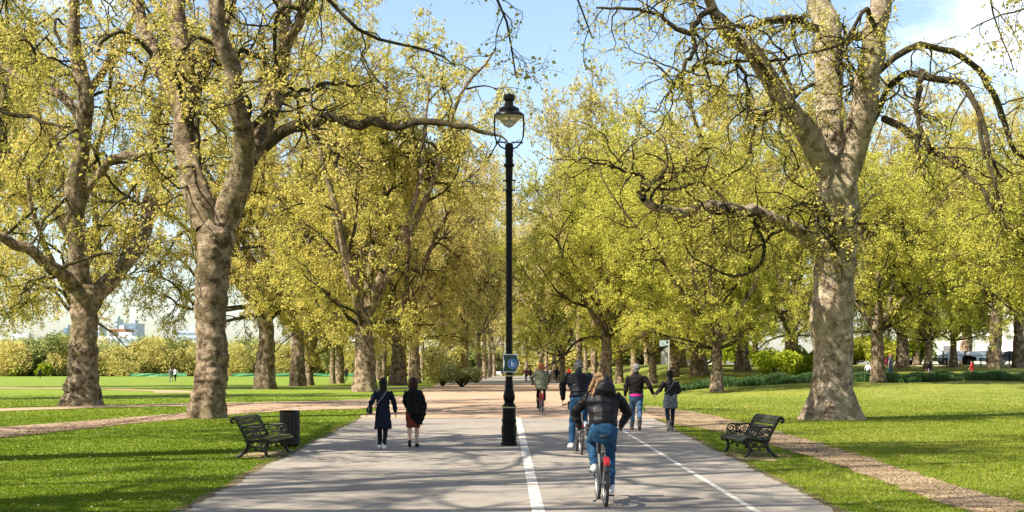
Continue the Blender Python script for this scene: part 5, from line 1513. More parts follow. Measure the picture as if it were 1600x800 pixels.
    for nm in 'LR':
        sh, el, wr = p['sh' + nm], p['el' + nm], p['wr' + nm]
        th = 1.18 if puff else 1.0
        line = [sh * 0.6 + p['chest'] * 0.4 + V3(0, 0, 0.02), sh, sh * 0.66 + el * 0.34, sh * 0.33 + el * 0.67, el, el * 0.66 + wr * 0.34, el * 0.33 + wr * 0.67, wr + (el - wr) * 0.06]
        rr = [0.066, 0.070, 0.068, 0.064, 0.060, 0.056, 0.050, 0.044]
        if puff:
            L2 = []; R2 = []
            for i in range(len(line) - 1):
                for j in range(3):
                    f = j / 3; L2.append(line[i].lerp(line[i + 1], f)); R2.append(rr[i] * (1 - f) + rr[i + 1] * f + puff_h * 0.6 * ((i * 3 + j) % 2) - 0.004)
            line, rr = L2 + [line[-1]], R2 + [rr[-1]]
        m.loft(line, [r * th for r in rr], 12)
    m.loft([p['neck'] + V3(0, 0, -0.05), p['neck'] + V3(0, 0.0, 0.035)], [0.075, 0.068], 14)          # collar
    m.fused({'coat': 'coat', 'puffer': 'jacket', 'jacket': 'jacket', 'dress': 'dress'}[top_kind], CL[top], o, 0.009 if fine else 0.015, 1 if puff else 3, 0.007, 34)
    # ---- hair
    h = MB()
    if hair_style != 'none':
        g = 1.04 if hair_style != 'short' else 0.91
        h.loft([hp(0, -0.035, -0.06), hp(0, -0.03, -0.02), hp(0, -0.018, 0.015), hp(0, -0.014, 0.045), hp(0, -0.012, 0.066)], [(0.072 * g, 0.068), (0.092 * g, 0.086), (0.099 * g, 0.104), (0.093 * g, 0.100), (0.076 * g, 0.084)], 18, ref=tuple(rt))
        if hair_style == 'long':
            h.loft([hp(0, -0.05, 0.0), hp(0.005, -0.085, -0.10), hp(0.0, -0.115, -0.22), hp(-0.01, -0.135, -0.34), hp(-0.02, -0.14, -0.42)], [(0.09, 0.05), (0.088, 0.05), (0.078, 0.045), (0.055, 0.035), (0.025, 0.02)], 14)
        if hair_style == 'bob':
            h.loft([hp(0, -0.03, 0.04), hp(0, -0.03, -0.05), hp(0.0, -0.045, -0.12), hp(0.0, -0.055, -0.165)], [(0.105, 0.105), (0.12, 0.10), (0.12, 0.09), (0.09, 0.06)], 16)
        if hair_style == 'tail':
            h.loft([hp(0, -0.10, 0.0), hp(0.01, -0.14, -0.04), hp(0.02, -0.15, -0.13), hp(0.015, -0.14, -0.22)], [0.03, 0.035, 0.03, 0.012], 10)
        if hair_style == 'bun':
            h.ball(hp(0.0, -0.08, 0.075), 0.055, 12)
        if hair_style == 'windy':
            h.loft([hp(0, -0.03, 0.0), hp(0, -0.04, -0.05), hp(0, -0.05, -0.08)], [(0.10, 0.095), (0.10, 0.08), (0.08, 0.055)], 14)
            h.ball(hp(0.0, -0.06, 0.08), (0.065, 0.055, 0.04), 12)
            for j, (a, c, e) in enumerate(((-0.09, -0.05, 0.0), (-0.05, -0.09, 0.02), (-0.11, -0.02, 0.05), (0.08, -0.05, 0.05), (-0.10, -0.07, 0.07), (-0.075, -0.09, -0.03), (0.05, -0.08, 0.09))):
                h.loft([hp(a * 0.6, c, e), hp(a, c - 0.05, e - 0.08), hp(a * 1.15 - 0.012, c - 0.06, e - 0.14), hp(a * 1.2 - 0.02, c - 0.06, e - 0.19)], [0.024, 0.020, 0.014, 0.006], 8)
        h.fused('hair', HR[hair], o, 0.0085 if fine else 0.014, 1, 0.006, 85)
    if extra: extra(o, p, hp)
    return o

def bag_strap(o, p, hp, side=1, mat=None):
    m = MB(); c = p['chest']; n = p['neck']
    m.tube([c + V3(side * 0.10, -0.13, 0.16), c + V3(side * 0.02, -0.165, 0.02), c + V3(-side * 0.12, -0.155, -0.14), c + V3(-side * 0.20, -0.11, -0.24)], 0.012, 6)
    m.build('bag_strap', mat or CL['shoe_black'], o)

# ---- the two walkers on the left
def bag(label, loc, rz, sc=1.0):
    o = thing('shoulder_bag', label, 'bag', loc, rz)
    m = MB(); m.box((0, 0, 0), (0.09 * sc, 0.24 * sc, 0.17 * sc), bev=0.025 * sc); m.build('pouch', CL['shoe_black'], o)
    m = MB(); m.box((-0.047 * sc, 0, 0.03 * sc), (0.012, 0.22 * sc, 0.10 * sc), bev=0.004); m.build('flap', CL['greytop'], o)
    m = MB(); m.tube([(0, -0.11 * sc, 0.07 * sc), (0.02, -0.08 * sc, 0.16 * sc), (0.03, 0.08 * sc, 0.16 * sc), (0, 0.11 * sc, 0.07 * sc)], 0.008, 6); m.build('handle', CL['shoe_black'], o)
pw = at(598.5, 703); p1 = walk_pose(-1, 0.22, 0.14, 0.165, 0.02, 0.13)
p1['ankR'] = V3(0.03, -0.06, 0.09); p1['toeR'] = V3(0.05, 0.10, 0.045); p1['kneeR'] = V3(0.06, 0.02, 0.49)
p1['wrL'] = V3(-0.36, 0.06, 0.92); p1['elL'] = V3(-0.27, -0.03, 1.14)
person('woman in a knee length navy coat with long black hair and white trainers', pw, R(4), 1.57, p1, 'light', 'black', 'long', 'navy', 'coat', 'tights', 'shoe_white', hem=0.50, belly=0.92, shoulder_w=0.92,
       extra=lambda o, p, hp: bag_strap(o, p, hp, 1, CL['greytop']))
bag('small black shoulder bag at the hip of the woman in the navy coat', (pw[0] - 0.27, pw[1] - 0.06, pw[2] + 0.86), R(10), 0.9)
pw2 = at(645.5, 700)
def shawl(o, p, hp):
    m = MB()
    m.loft([(0.04, -0.04, 1.36), (0.05, -0.08, 1.1), (0.07, -0.11, 0.85), (0.11, -0.12, 0.70), (0.15, -0.11, 0.60)], [(0.17, 0.09), (0.185, 0.10), (0.17, 0.08), (0.11, 0.05), (0.05, 0.025)], 18)
    m.loft([(0.19, 0.0, 1.34), (0.25, -0.03, 1.1), (0.26, -0.05, 0.86), (0.22, -0.08, 0.66), (0.21, -0.08, 0.56)], [(0.06, 0.07), (0.075, 0.09), (0.07, 0.08), (0.05, 0.05), (0.02, 0.02)], 14)
    m.fused('shawl', CL['black'], o, 0.01, 2, 0.012, 30)
    k = MB(); k.loft([(0, 0.0, 0.98), (0, 0, 0.80), (0, 0.01, 0.52), (0, 0.01, 0.50)], [(0.165, 0.13), (0.185, 0.145), (0.168, 0.13), (0.16, 0.125)], 20, ends=False); k.fused('skirt', CL['rust'], o, 0.01, 2, 0.006, 30)
p2 = walk_pose(1, 0.14, 0.05, 0.16, 0.02, 0.06); p2['wrR'] = V3(0.2, 0.16, 1.0); p2['wrL'] = V3(-0.19, 0.15, 1.0)
person('woman in a black draped wrap and rust skirt with bare calves', pw2, R(-3), 1.57, p2, 'light', 'auburn', 'bob', 'black', 'jacket', None, 'shoe_black', hem=0.80, extra=shawl, belly=0.93, shoulder_w=0.95)

# ---- the couple on the right, hand in hand
pm = at(994, 673)
def pinkhem(o, p, hp):
    m = MB(); m.loft([(0, 0.0, 0.885), (0, 0.0, 0.95)], [(0.186, 0.148), (0.184, 0.146)], 20, ends=False); m.build('jumper_hem', CL['pink'], o)
p3 = walk_pose(-1, 0.26, 0.08, 0.20, 0.03, 0.08)
p3['ankL'] = V3(-0.10, 0.12, 0.085); p3['toeL'] = V3(-0.12, 0.29, 0.045)
p3['elR'] = V3(0.33, -0.02, 1.16); p3['wrR'] = V3(0.44, 0.03, 0.95)
mo = person('grey haired man in a dark jacket over a pink jumper holding a hand', pm, R(-2), 1.84, p3, 'tan', 'grey', 'short', 'brown', 'jacket', 'jeans_pale', 'boot_brown', extra=pinkhem, hem=0.93, belly=1.05, shoulder_w=1.12)
pf = at(1047.5, 675)
kH = 1.67 / 1.72; kM = 1.84 / 1.72
p4 = walk_pose(1, 0.24, 0.06, 0.175, 0.02, 0.08)
mw = Vector(pm) + Vector((0.44 * kM, 0.03 * kM, 0.95 * kM)) + Vector((0.05, 0, -0.055))
lw = (mw - Vector(pf)) / kH
p4['wrL'] = lw + V3(0.06, -0.01, 0.06); p4['elL'] = V3((lw.x - 0.175) * 0.5 - 0.02, -0.03, 1.17)
p4['wrR'] = V3(0.19, 0.20, 1.05); p4['elR'] = V3(0.25, -0.02, 1.13)
def gskirt(o, p, hp):
    bag_strap(o, p, hp, 1, CL['grey'])
    m = MB(); m.loft([(0, 0, 1.06), (0, 0, 0.95), (0, -0.01, 0.72), (0, -0.01, 0.66)], [(0.16, 0.13), (0.19, 0.15), (0.205, 0.16), (0.205, 0.16)], 20, ends=False); m.fused('skirt', CL['grey'], o, 0.01, 2, 0.010, 30)
person('woman in a black leather jacket and short grey skirt holding a hand', pf, R(3), 1.67, p4, 'light', 'black', 'bun', 'leather', 'jacket', 'jeans_dark', 'boot', extra=gskirt, hem=1.03, belly=0.92, shoulder_w=0.95)

# ================================================================ BICYCLES
def bicycle(label, loc, rz, paint='bike_red', accent='bike_red', group=None, basket=True, kick=False, seat=0.93, lean=0.0, far=False):
    o = thing('bicycle', label, 'bicycle', loc, rz, group)
    o.rotation_euler = (0, lean, rz)
    Rw = 0.33; yr, yf = -0.52, 0.54
    for y in (yr, yf):
        w = bpy.data.objects.new('wheel', None); COL.objects.link(w); w.parent = o; w.location = (0, y, Rw)
        m = MB(); m.torus((0, 0, 0), Rw - 0.022, 0.022, 'X', 48, 8); m.build('tyre', M['rubber'], w)
        m = MB(); m.torus((0, 0, 0), Rw - 0.05, 0.013, 'X', 48, 6); m.build('rim', M['alloy'], w)
        m = MB()
        for k in range(20):
            a = 2 * PI * k / 20; sx = 0.03 if k % 2 else -0.03
            m.tube([(sx, 0.02 * math.cos(a + 0.6), 0.02 * math.sin(a + 0.6)), (0, (Rw - 0.055) * math.cos(a), (Rw - 0.055) * math.sin(a))], 0.0018, 4)
        m.build('spokes', M['alloy'], w)
        m = MB(); m.tube([(-0.055, 0, 0), (0.055, 0, 0)], 0.022, 10); m.build('hub', M['alloy'], w)
    bb = (0, -0.06, 0.28); st = (0, -0.21, seat - 0.10); hd0 = (0, 0.36, 0.62); hd1 = (0, 0.31, 0.86)
    m = MB()
    m.tube([bb, (0, -0.15, 0.55), (0, -0.195, 0.72)], 0.021, 10)
    m.tube([bb, (0, 0.1, 0.36), (0, 0.25, 0.50), (0, 0.345, 0.68)], [0.034, 0.036, 0.034, 0.03], 10)
    m.tube([hd0, hd1], 0.026, 10)
    for s in (-1, 1):
        m.tube([(s * 0.02, -0.06, 0.28), (s * 0.055, -0.35, 0.31), (s * 0.06, yr, Rw)], 0.012, 8)
        m.tube([(s * 0.02, -0.175, 0.66), (s * 0.055, -0.38, 0.48), (s * 0.06, yr, Rw)], 0.010, 8)
    m.build('frame', M[paint], o)
    m = MB()
    for s in (-1, 1): m.tube([(s * 0.05, 0.37, 0.60), (s * 0.055, 0.42, 0.50), (s * 0.055, yf, Rw)], 0.013, 8)
    m.tube([(-0.055, 0.37, 0.60), (0.055, 0.37, 0.60)], 0.016, 8)
    m.build('fork', M['bike_grey'], o)
    m = MB(); m.tube([(0, -0.19, 0.70), st, (0, -0.235, seat - 0.03)], 0.015, 10); m.build('seat_post', M['alloy'], o)
    m = MB()
    m.loft([(0, -0.36, seat - 0.005), (0, -0.30, seat), (0, -0.20, seat - 0.005), (0, -0.08, seat - 0.012)], [(0.075, 0.03), (0.10, 0.035), (0.065, 0.032), (0.022, 0.022)], 16)
    m.loft([(0, -0.31, seat - 0.05), (0, -0.24, seat - 0.05)], [(0.05, 0.02), (0.04, 0.02)], 10)
    m.build('saddle', M['saddle'], o)
    # mudguards: curved strips with sides
    for y, a0, a1, nm, mt in ((yr, -0.05 * PI, 0.84 * PI, 'rear_mudguard', paint), (yf, 0.15 * PI, 0.95 * PI, 'front_mudguard', paint)):
        m = MB(); rs = []
        n = 22
        for k in range(n):
            a = a0 + (a1 - a0) * k / (n - 1); ro = Rw + 0.022; ca, sa = math.cos(a), math.sin(a)
            sec = [(-0.036, ro - 0.05), (-0.034, ro), (-0.02, ro + 0.012), (0.02, ro + 0.012), (0.034, ro), (0.036, ro - 0.05), (0.031, ro - 0.05), (0.028, ro - 0.004), (-0.028, ro - 0.004), (-0.031, ro - 0.05)]
            rs.append([(x, y + r * ca, Rw + r * sa) for x, r in sec])
        m.rings(rs)
        m.build(nm, M[mt], o)
    m = MB(); rs = []                                   # coloured panel on the rear mudguard
    for k in range(10):
        a = (0.60 + 0.15 * k / 9) * PI; ro = Rw + 0.036; ca, sa = math.cos(a), math.sin(a)
        sec = [(-0.042, ro - 0.06), (-0.040, ro - 0.004), (-0.022, ro + 0.008), (0.022, ro + 0.008), (0.040, ro - 0.004), (0.042, ro - 0.06), (0.038, ro - 0.06), (0.036, ro - 0.012), (-0.036, ro - 0.012), (-0.038, ro - 0.06)]
        rs.append([(x, yr + r * ca, Rw + r * sa) for x, r in sec])
    m.rings(rs); m.build('mudguard_panel', M[accent], o)
    m = MB(); m.box((0, yr - 0.30, Rw + 0.27), (0.05, 0.03, 0.035), bev=0.006); m.build('rear_light', M['lightred'], o)
    m = MB()
    for s in (-1, 1): m.tube([(0, 0.30, 0.98), (s * 0.12, 0.33, 1.02), (s * 0.22, 0.36, 1.03), (s * 0.29, 0.27, 1.015)], 0.012, 8)
    m.tube([(0, 0.31, 0.84), (0, 0.30, 0.98)], 0.016, 8)
    m.build('handlebar', M['bike_grey'], o)
    for s in (-1, 1):
        m = MB(); m.tube([(s * 0.225, 0.357, 1.03), (s * 0.31, 0.245, 1.01)], 0.017, 8); m.build('grip', M['saddle'], o)
    if basket:
        m = MB(); m.box((0, 0.52, 0.92), (0.34, 0.20, 0.025), bev=0.008); m.box((0, 0.62, 1.0), (0.34, 0.02, 0.16), bev=0.006)
        for s in (-1, 1): m.box((s * 0.165, 0.52, 0.98), (0.02, 0.20, 0.13), bev=0.006)
        m.build('front_rack', M['bike_grey'], o, smooth=False)
    for s in (-1, 1):
        m = MB(); zc = 0.28; dz = 0.165 * (1 if s < 0 else -1)
        m.tube([(s * 0.06, -0.06, zc), (s * 0.075, -0.06 + 0.03, zc + dz)], 0.011, 8)
        c = m.build('crank', M['alloy'], o)
        m = MB(); m.box((s * 0.125, -0.03, zc + dz), (0.09, 0.10, 0.022), bev=0.006); m.build('pedal', M['rubber'], c)
    m = MB(); m.torus((0.045, -0.06, 0.28), 0.085, 0.008, 'X', 28, 6); m.box((0.05, -0.06, 0.28), (0.02, 0.17, 0.17), bev=0.04); m.box((0.06, -0.30, 0.31), (0.022, 0.46, 0.09), bev=0.02); m.build('chain_guard', M['bike_grey'], o)
    if kick:
        m = MB(); m.tube([(-0.06, -0.40, 0.26), (-0.10, -0.43, 0.10), (-0.13, -0.44, 0.075)], 0.012, 8); m.tube([(-0.13, -0.44, 0.075), (-0.15, -0.38, 0.07)], 0.012, 6); m.build('kickstand', M['bike_grey'], o)
    return o

# near rider
c1 = at(950, 797); c1 = (c1[0] - 0.03, c1[1] + 0.85, gz(c1[0], c1[1] + 0.85))
bicycle('hire bicycle with red rear mudguard ridden by the woman in the short black puffer', c1, R(2), 'bike_grey', 'bike_red', kick=True, seat=0.95)
def hood(o, p, hp):
    m = MB(); m.loft([p['neck'] + V3(0.02, -0.05, -0.06), p['neck'] + V3(0.03, -0.07, 0.02), p['neck'] + V3(0.045, -0.075, 0.10), p['neck'] + V3(0.05, -0.06, 0.17)], [(0.15, 0.085), (0.155, 0.10), (0.115, 0.085), (0.05, 0.04)], 16); m.fused('hood', CL['puffer'], o, 0.01, 2)
p5 = ride_pose(0.95, 'L', (0.29, 0.30, 1.04), 0.14, -0.26, head_dx=-0.045)
p5['elL'].x = -0.37; p5['elR'].x = 0.37; p5['elL'].y -= 0.08; p5['elR'].y -= 0.08; p5['elR'].z -= 0.02
person('cyclist in a short black puffer and blue jeans with windblown blonde hair', c1, R(2), 1.72, p5, 'light', 'blonde', 'windy', 'puffer', 'puffer', 'jeans', 'shoe_white', hem=1.08, belly=1.10, shoulder_w=1.10, grip=True, extra=hood, puff_h=0.008, puff_l=0.13)
# second rider
c2 = at(907, 713); c2 = (c2[0], c2[1] + 0.85, gz(c2[0], c2[1] + 0.85))
bicycle('dark hire bicycle ridden by the grey haired man in a quilted jacket', c2, R(3), 'bike_grey', 'bike_grey', seat=1.0)
p6 = ride_pose(1.02, 'R', (0.29, 0.30, 1.06), 0.20, -0.26)
p6['ankL'] = V3(-0.17, -0.25, 0.20); p6['toeL'] = V3(-0.20, -0.06, 0.135); p6['kneeL'] = V3(-0.13, -0.06, 0.64)
p6['shL'].x = -0.205; p6['shR'].x = 0.205
for s in 'LR': p6['el' + s].z += 0.03; p6['el' + s].x *= 0.93
person('broad grey haired cyclist in a black quilted jacket and blue jeans', c2, R(3), 1.80, p6, 'light', 'grey', 'short', 'puffer', 'puffer', 'jeans', 'shoe_white', hem=1.12, belly=1.08, shoulder_w=1.16, grip=True)
# third rider, farther off
c3 = at(846, 646); c3 = (c3[0], c3[1] + 0.85, gz(c3[0], c3[1] + 0.85))
bicycle('bright red bicycle ridden by the ginger haired cyclist', c3, R(4), 'bike_red', 'bike_red', seat=0.95)
p7 = ride_pose(0.95, 'R', (0.28, 0.30, 1.03), 0.12, -0.26)
person('ginger haired cyclist in a loose sage green coat on the red bicycle', c3, R(4), 1.70, p7, 'light', 'ginger', 'bob', 'olive', 'jacket', 'tights', 'shoe_black', hem=0.86, belly=1.22, shoulder_w=1.12, grip=True)
# ---- distant people
def far_person(label, px, py, H, top, legs, hair, rz=0.0, style='short', sk='light', lead=1, group=None, extra=None):
    l = at(px, py)
    return person(label, l, rz, H, walk_pose(lead, 0.26, 0.14), sk, hair, style, top, 'jacket', legs, 'shoe_black', fine=False, group=group, extra=extra)
def pack(o, p, hp):
    m = MB(); m.loft([(0, -0.22, 1.0), (0, -0.23, 1.12), (0, -0.21, 1.34)], [(0.15, 0.09), (0.16, 0.11), (0.12, 0.07)], 14); m.fused('backpack', CL['burgundy'], o, 0.014, 2)
far_person('distant walker in a plum jacket and bright blue jeans right of the lamp post', 822, 596.5, 1.72, 'purple', 'jeans', 'brown')
far_person('distant walker in dark clothes beside the plum jacketed one', 829, 595, 1.70, 'brown', 'jeans_dark', 'brown')
far_person('person all in black standing at the path edge next to a bicycle', 870, 598.5, 1.78, 'black', 'tights', 'black', R(20))
far_person('distant figure in a red jacket behind the cyclists', 889.5, 595.5, 1.80, 'red', 'jeans_dark', 'brown', R(-30))
far_person('distant figure in a white shirt near the red jacketed one', 880, 595, 1.72, 'white', 'jeans_dark', 'brown', R(200))
far_person('distant figure in a grey top near the trunks left of the red jacket', 860, 594, 1.70, 'greytop', 'jeans_dark', 'black')
far_person('walker with burgundy backpack and pale jeans crossing the lawn behind the daffodils', 1390, 592, 1.74, 'greytop', 'jeans_pale', 'ginger', R(-100), extra=pack)
far_person('child in a bright red jacket on the grass behind the daffodils', 1519, 589, 1.15, 'red', 'red', 'brown', R(60))
far_person('dark clothed person half hidden behind the daffodil belt', 1452, 590, 1.15, 'black', 'greytop', 'black', R(40))
far_person('person in a white top between two dark trunks behind the daffodils', 1356, 591, 1.1, 'white', 'greytop', 'black')
far_person('walker in white out on the far left field', 274, 596, 1.75, 'white', 'tights', 'black', R(30))
far_person('walker in grey beside the one in white on the field', 267.5, 597, 1.78, 'greytop', 'greytop', 'brown', R(40), lead=-1)
far_person('dark figure standing near the green netting on the field', 541, 596, 1.75, 'brown', 'tights', 'black')
far_person('tiny dark figure by the wood edge left of the reddish trunk', 62, 591, 1.75, 'black', 'tights', 'black')
cb = at(878, 598.5)
bicycle('bicycle standing beside the person in black on the far path', cb, R(70), 'bike_grey', 'bike_red')

# ================================================================ FENCES, BUILDINGS, CARS
M['netting'] = plain('green netting', (0.07, 0.24, 0.10), 0.7, 0, 0.2, 2)
M['stucco'] = plain('white stucco', (0.78, 0.77, 0.73), 0.8, 0, 0.06, 0.8)
M['stone'] = plain('pale weathered stone', (0.42, 0.37, 0.32), 0.9, 0, 0.25, 1.2, 0.3)
M['brick'] = plain('red brick', (0.30, 0.14, 0.09), 0.9, 0, 0.2, 1.5)
M['concrete'] = plain('pale concrete', (0.50, 0.53, 0.57), 0.85, 0, 0.08, 0.3)
M['blueglass'] = plain('blue grey glazing', (0.19, 0.26, 0.34), 0.3, 0, 0.3, 0.3)
M['slate'] = plain('roof slate', (0.14, 0.14, 0.15), 0.8, 0, 0.2, 1)
def netting(label, px0, px1, d, h=1.5):
    a = on(px0, d); b = on(px1, d)
    n = max(2, int((b[0] - a[0]) / 3))
    o = thing('netting_fence', label, 'fence', a)
    L = b[0] - a[0]
    m = MB()
    pts = 60
    m.prism([(L * i / pts, h * (1 - 0.06 * math.sin(i * 1.7) ** 2)) for i in range(pts + 1)] + [(L * i / pts, 0.05) for i in range(pts, -1, -1)], 0, 0.02, lambda u, v, q: (u, q + 0.15 * math.sin(u * 0.8), v))
    m.build('net', M['netting'], o, smooth=False)
    for i in range(n + 1):
        q = MB(); x = L * i / n; q.tube([(x, -0.06 + 0.15 * math.sin(x * 0.8), -0.1), (x, -0.06 + 0.15 * math.sin(x * 0.8), h + 0.1)], 0.04, 6); q.build('post', M['zinc'], o)
netting('long low green netting fence across the far field left of the tall trunk', 203, 292, 300, 0.75)
netting('long low green netting fence seen between the trunks of the left row', 362, 560, 300, 0.75)

def railing():
    d = 142; x0 = on(1405, d)[0]; x1 = on(1680, d)[0]
    L = x1 - x0; o = thing('park_railing', 'black iron park railing in front of the white houses', 'railing', (x0, d, 0))
    zz = lambda x: gz(x0 + x, d)
    m = MB(); n = int(L / 0.13)
    for i in range(n + 1):
        x = L * i / n; z = zz(x)
        m.box((x, 0, z + 0.62), (0.022, 0.022, 1.25))
    m.build('bars', M['iron'], o, smooth=False)
    for h in (0.18, 1.05):
        q = MB(); q.box((L / 2, 0.0, zz(L / 2) + h), (L, 0.04, 0.05)); q.build('rail', M['iron'], o, smooth=False)
    for i in range(0, 9):
        x = L * i / 8; q = MB(); q.box((x, 0.03, zz(x) + 0.7), (0.10, 0.10, 1.5)); q.box((x, 0.03, zz(x) + 1.48), (0.14, 0.14, 0.06)); q.build('post', M['iron'], o, smooth=False)
    k = MB(); k.box((L / 2, 0, zz(L / 2) - 0.02), (L, 0.3, 0.24)); k.build('kerb', M['stone'], o, smooth=False)
railing()
def park_benches():
    for px, lab in ((1545, 'dark bench in front of the railing at the far right'), (1468, 'dark bench in front of the railing behind the dark kneeling figure')):
        x, y, z = on(px, 139)
        b = thing('park_bench', lab, 'bench', (x, y, z))
        m = MB()
        for k in range(3): m.box((0, -0.12 + 0.13 * k, 0.44), (1.8, 0.10, 0.035))
        m.build('seat', M['binwood'], b, smooth=False)
        m = MB()
        for k in range(3): m.box((0, 0.22 + 0.03 * k, 0.56 + 0.13 * k), (1.8, 0.035, 0.10))
        m.build('backrest', M['binwood'], b, smooth=False)
        for s in (-0.75, 0.75):
            m = MB(); m.box((s, -0.12, 0.21), (0.06, 0.06, 0.43)); m.box((s, 0.22, 0.43), (0.06, 0.06, 0.86)); m.build('leg', M['iron'], b, smooth=False)
park_benches()

def house(name, label, px0, px1, d, floors, wall, roof='slate', fh=3.4, bays=None, depth=12, base=None, door=True, win=(1.1, 1.9), flat=False, cat='house'):
    x0 = (px0 - 800) / F * d; x1 = (px1 - 800) / F * d
    w = x1 - x0; z0 = base if base is not None else gz((x0 + x1) / 2, min(d, 330)) - 0.3
    o = thing(name, label, cat, ((x0 + x1) / 2, d, z0))
    H = floors * fh + 0.8
    bays = bays or max(2, int(w / 2.7))
    m = MB(); m.box((0, depth / 2, H / 2), (w, depth, H)); m.build('wall', M[wall], o, smooth=False)
    c = MB(); c.box((0, -0.12, H + 0.1), (w + 0.3, 0.5, 0.35)); 
    c.build('cornice', M[wall], o, smooth=False)
    if floors > 1:
        c = MB(); c.box((0, -0.10, fh + 0.7), (w + 0.1, 0.25, 0.22)); c.build('string_course', M[wall], o, smooth=False)
    r = MB()
    if flat: r.box((0, depth / 2, H + 0.4), (w * 0.9, depth * 0.8, 0.8))
    else:
        rs = [[(-w / 2, 0, H + 0.28), (w / 2, 0, H + 0.28), (w / 2, depth, H + 0.28), (-w / 2, depth, H + 0.28)], [(-w / 2 + 0.4, 2.2, H + 2.4), (w / 2 - 0.4, 2.2, H + 2.4), (w / 2 - 0.4, depth - 2.2, H + 2.4), (-w / 2 + 0.4, depth - 2.2, H + 2.4)]]
        r.rings(rs)
    rf = r.build('roof', M[roof], o, smooth=False)
    if not flat:
        k = MB(); k.box((w * 0.3, depth * 0.5, H + 3.0), (1.6, 0.8, 1.6)); k.build('chimney', M['brick'], rf, smooth=False)
    for f in range(floors):
        for b in range(bays):
            x = -w / 2 + w * (b + 0.5) / bays; z = 0.8 + f * fh + 1.55
            if f == 0 and door and b == bays // 2:
                q = MB(); q.box((x, -0.06, 1.5), (1.2, 0.1, 2.5)); q.build('door', M['slate'], o, smooth=False)
                continue
            q = MB(); ww, wh = win
            q.box((x, -0.05, z + wh / 2 + 0.07), (ww + 0.26, 0.14, 0.14)); q.box((x, -0.07, z - wh / 2 - 0.07), (ww + 0.36, 0.2, 0.12))
            for s in (-1, 1): q.box((x + s * (ww / 2 + 0.06), -0.05, z), (0.12, 0.14, wh))
            q.box((x, -0.035, z), (ww, 0.05, 0.06)); q.box((x, -0.035, z), (0.05, 0.045, wh))
            wo = q.build('window', M[wall], o, smooth=False)
            g_ = MB(); g_.box((x, 0.0, z), (ww, 0.03, wh)); g_.build('pane', M['pane'], wo, smooth=False)
    return o
house('town_house', 'white stucco town house behind the railing left of the broad brown trunk', 1436, 1496, 185, 4, 'stucco', depth=7)
house('town_house', 'white stucco town house behind the broad brown trunk', 1494, 1568, 183, 4, 'stucco')
house('town_house', 'white stucco town house cut off by the right edge', 1570, 1690, 181, 4, 'stucco')
def wall_block():
    x0 = on(1033, 172)[0]; x1 = on(1098, 172)[0]; z = gz((x0 + x1) / 2, 160) - 0.2
    o = thing('stone_wall', 'low pale stone lodge wall behind the signpost', 'wall', ((x0 + x1) / 2, 172, z))
    m = MB(); m.box((0, 0, 1.05), (x1 - x0, 0.5, 2.1)); m.build('wall', M['stone'], o, smooth=False)
    m = MB(); m.box((0, 0, 2.18), (x1 - x0 + 0.2, 0.7, 0.16), bev=0.03); m.build('coping', M['stone'], o, smooth=False)
    m = MB(); m.box((-(x1 - x0) / 2 + 0.5, -0.32, 1.2), (1.0, 0.12, 2.4)); m.build('pier', M['stucco'], o, smooth=False)
    house('lodge', 'small white lodge right of the thick bare trunk beyond the mound', 1098, 1128, 180, 1, 'stucco', bays=2, fh=3.0)
wall_block()

def car(label, px, d, rz, col, H=1.5, L=4.3):
    x, y, z = on(px, d)
    o = thing('parked_car', label, 'car', (x, y, z), rz, 'cars parked behind the railing')
    cm = plain('car paint', col, 0.25, 0.3, 0.05, 2)
    side = [(-L / 2, 0.35), (-L / 2, 0.75), (-L / 2 + 0.15, 0.92), (-L * 0.36, 0.98), (-L * 0.22, 1.42), (L * 0.12, H), (L * 0.20, 1.42), (L * 0.33, 0.95), (L / 2 - 0.1, 0.82), (L / 2, 0.6), (L / 2, 0.35)]
    m = MB(); m.prism(side, -0.85, 0.85, lambda u, v, h: (u, h * (0.82 if v > 1.1 else 1), v)); m.build('body', cm, o, angle=25)
    g_ = MB(); g_.prism([(-L * 0.33, 1.0), (-L * 0.215, 1.36), (L * 0.11, 1.42), (L * 0.19, 1.36), (L * 0.29, 1.0)], -0.80, 0.80, lambda u, v, h: (u, h * 1.0 if v < 1.1 else h * 0.90, v)); g_.build('side_window', M['pane'], o, smooth=False)
    for ux in (-L * 0.31, L * 0.31):
        for s in (-1, 1):
            w = MB(); w.lathe([(0.05, -0.1), (0.30, -0.1), (0.32, -0.06), (0.32, 0.06), (0.30, 0.1), (0.05, 0.1)], 20)
            q = w.build('wheel', M['rubber'], o); q.rotation_euler = (PI / 2, 0, 0); q.location = (ux, s * 0.78, 0.32)
            h = MB(); h.lathe([(0.02, -0.105), (0.19, -0.105), (0.2, -0.09), (0.2, 0.09), (0.19, 0.105), (0.02, 0.105)], 16); h.build('rim', M['alloy'], q)
    for s in (-1, 1):
        m = MB(); m.box((L / 2 - 0.02, s * 0.6, 0.70), (0.08, 0.3, 0.12), bev=0.02); m.build('headlight', M['white'], o)
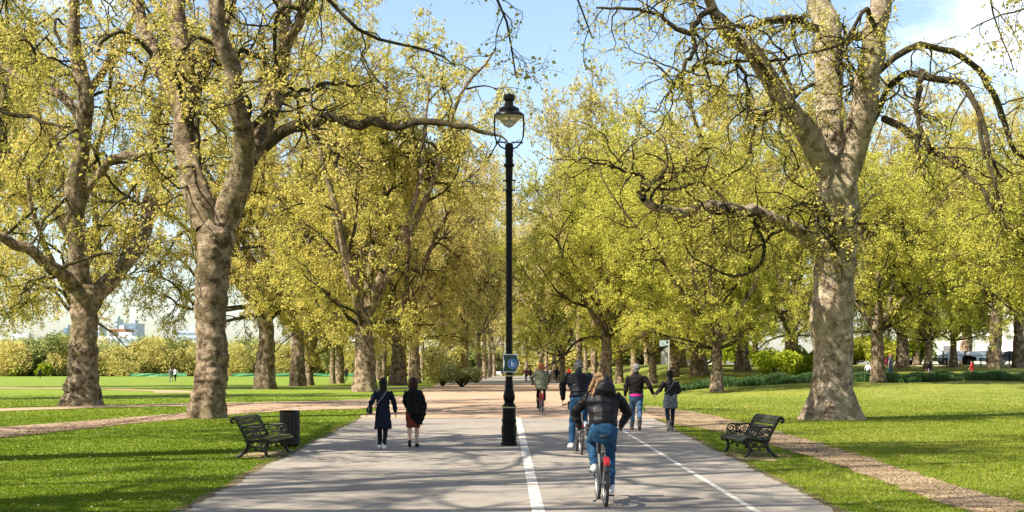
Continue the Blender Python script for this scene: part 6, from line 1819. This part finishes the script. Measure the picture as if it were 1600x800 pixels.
for px, col, lab in ((1492, (0.5, 0.52, 0.55), 'silver car parked behind the railing left of the broad brown trunk'),
                     (1530, (0.55, 0.6, 0.62), 'pale blue grey car parked behind the railing in front of the middle white house'), (1582, (0.02, 0.02, 0.025), 'dark car parked behind the railing at the right edge')):
    car(lab, px, 158, 0.0, col)

# skyline beyond the field
def block(label, px0, px1, py, d, wall, bands, cols=None, name='tower_block', roof=True):
    x0 = (px0 - 800) / F * d; x1 = (px1 - 800) / F * d; w = x1 - x0; H = CAMZ + (HZ - py) / F * d
    o = thing(name, label, 'building', ((x0 + x1) / 2, d, 0))
    m = MB(); m.box((0, 10, H / 2), (w, 20, H)); m.build('wall', M[wall], o, smooth=False)
    for k in range(bands):
        z = H - (k + 0.8) * 3.6
        if z < 18: break
        q = MB(); q.box((0, -0.03, z), (w * 0.94, 0.2, 1.7)); wo = q.build('window_band', M['blueglass'], o, smooth=False)
        n = max(2, int(w / 4))
        p = MB()
        for i in range(1, n): p.box((-w * 0.47 + w * 0.94 * i / n, -0.16, z), (0.35, 0.12, 1.7))
        p.build('mullion', M[wall], wo, smooth=False)
    if roof:
        q = MB(); q.box((w * 0.15, 8, H + 1.2), (w * 0.3, 8, 2.4)); q.build('roof_plant', M['concrete'], o, smooth=False)
D = 900
block('red brown block with stepped dark top on the skyline right of the reddish trunk', 171, 196, 514, D, 'brick', 3)
block('blue grey angular office block above the red brown one', 187, 214, 505, D + 60, 'blueglass', 4)
block('long low white block under the blue grey office block', 150, 216, 525, D - 60, 'concrete', 2)
block('thin pale tower right of the reddish trunk', 178, 183, 498, D + 300, 'concrete', 5)
block('pale slab block just right of the reddish trunk', 148, 155, 508, D + 200, 'concrete', 5)
block('wide white low block on the skyline at the far left edge', -30, 60, 527, D, 'concrete', 2)
block('red roofed low building over the trees at the far left', 12, 50, 533, D - 120, 'brick', 1)
block('slim grey tower left of the reddish trunk', 99, 104, 512, D + 150, 'blueglass', 5)
block('pale offices seen behind the tall lumpy trunk', 276, 312, 515, D + 100, 'concrete', 4)
block('white building glimpsed between the trunks of the left row', 528, 556, 505, 600, 'stucco', 5)
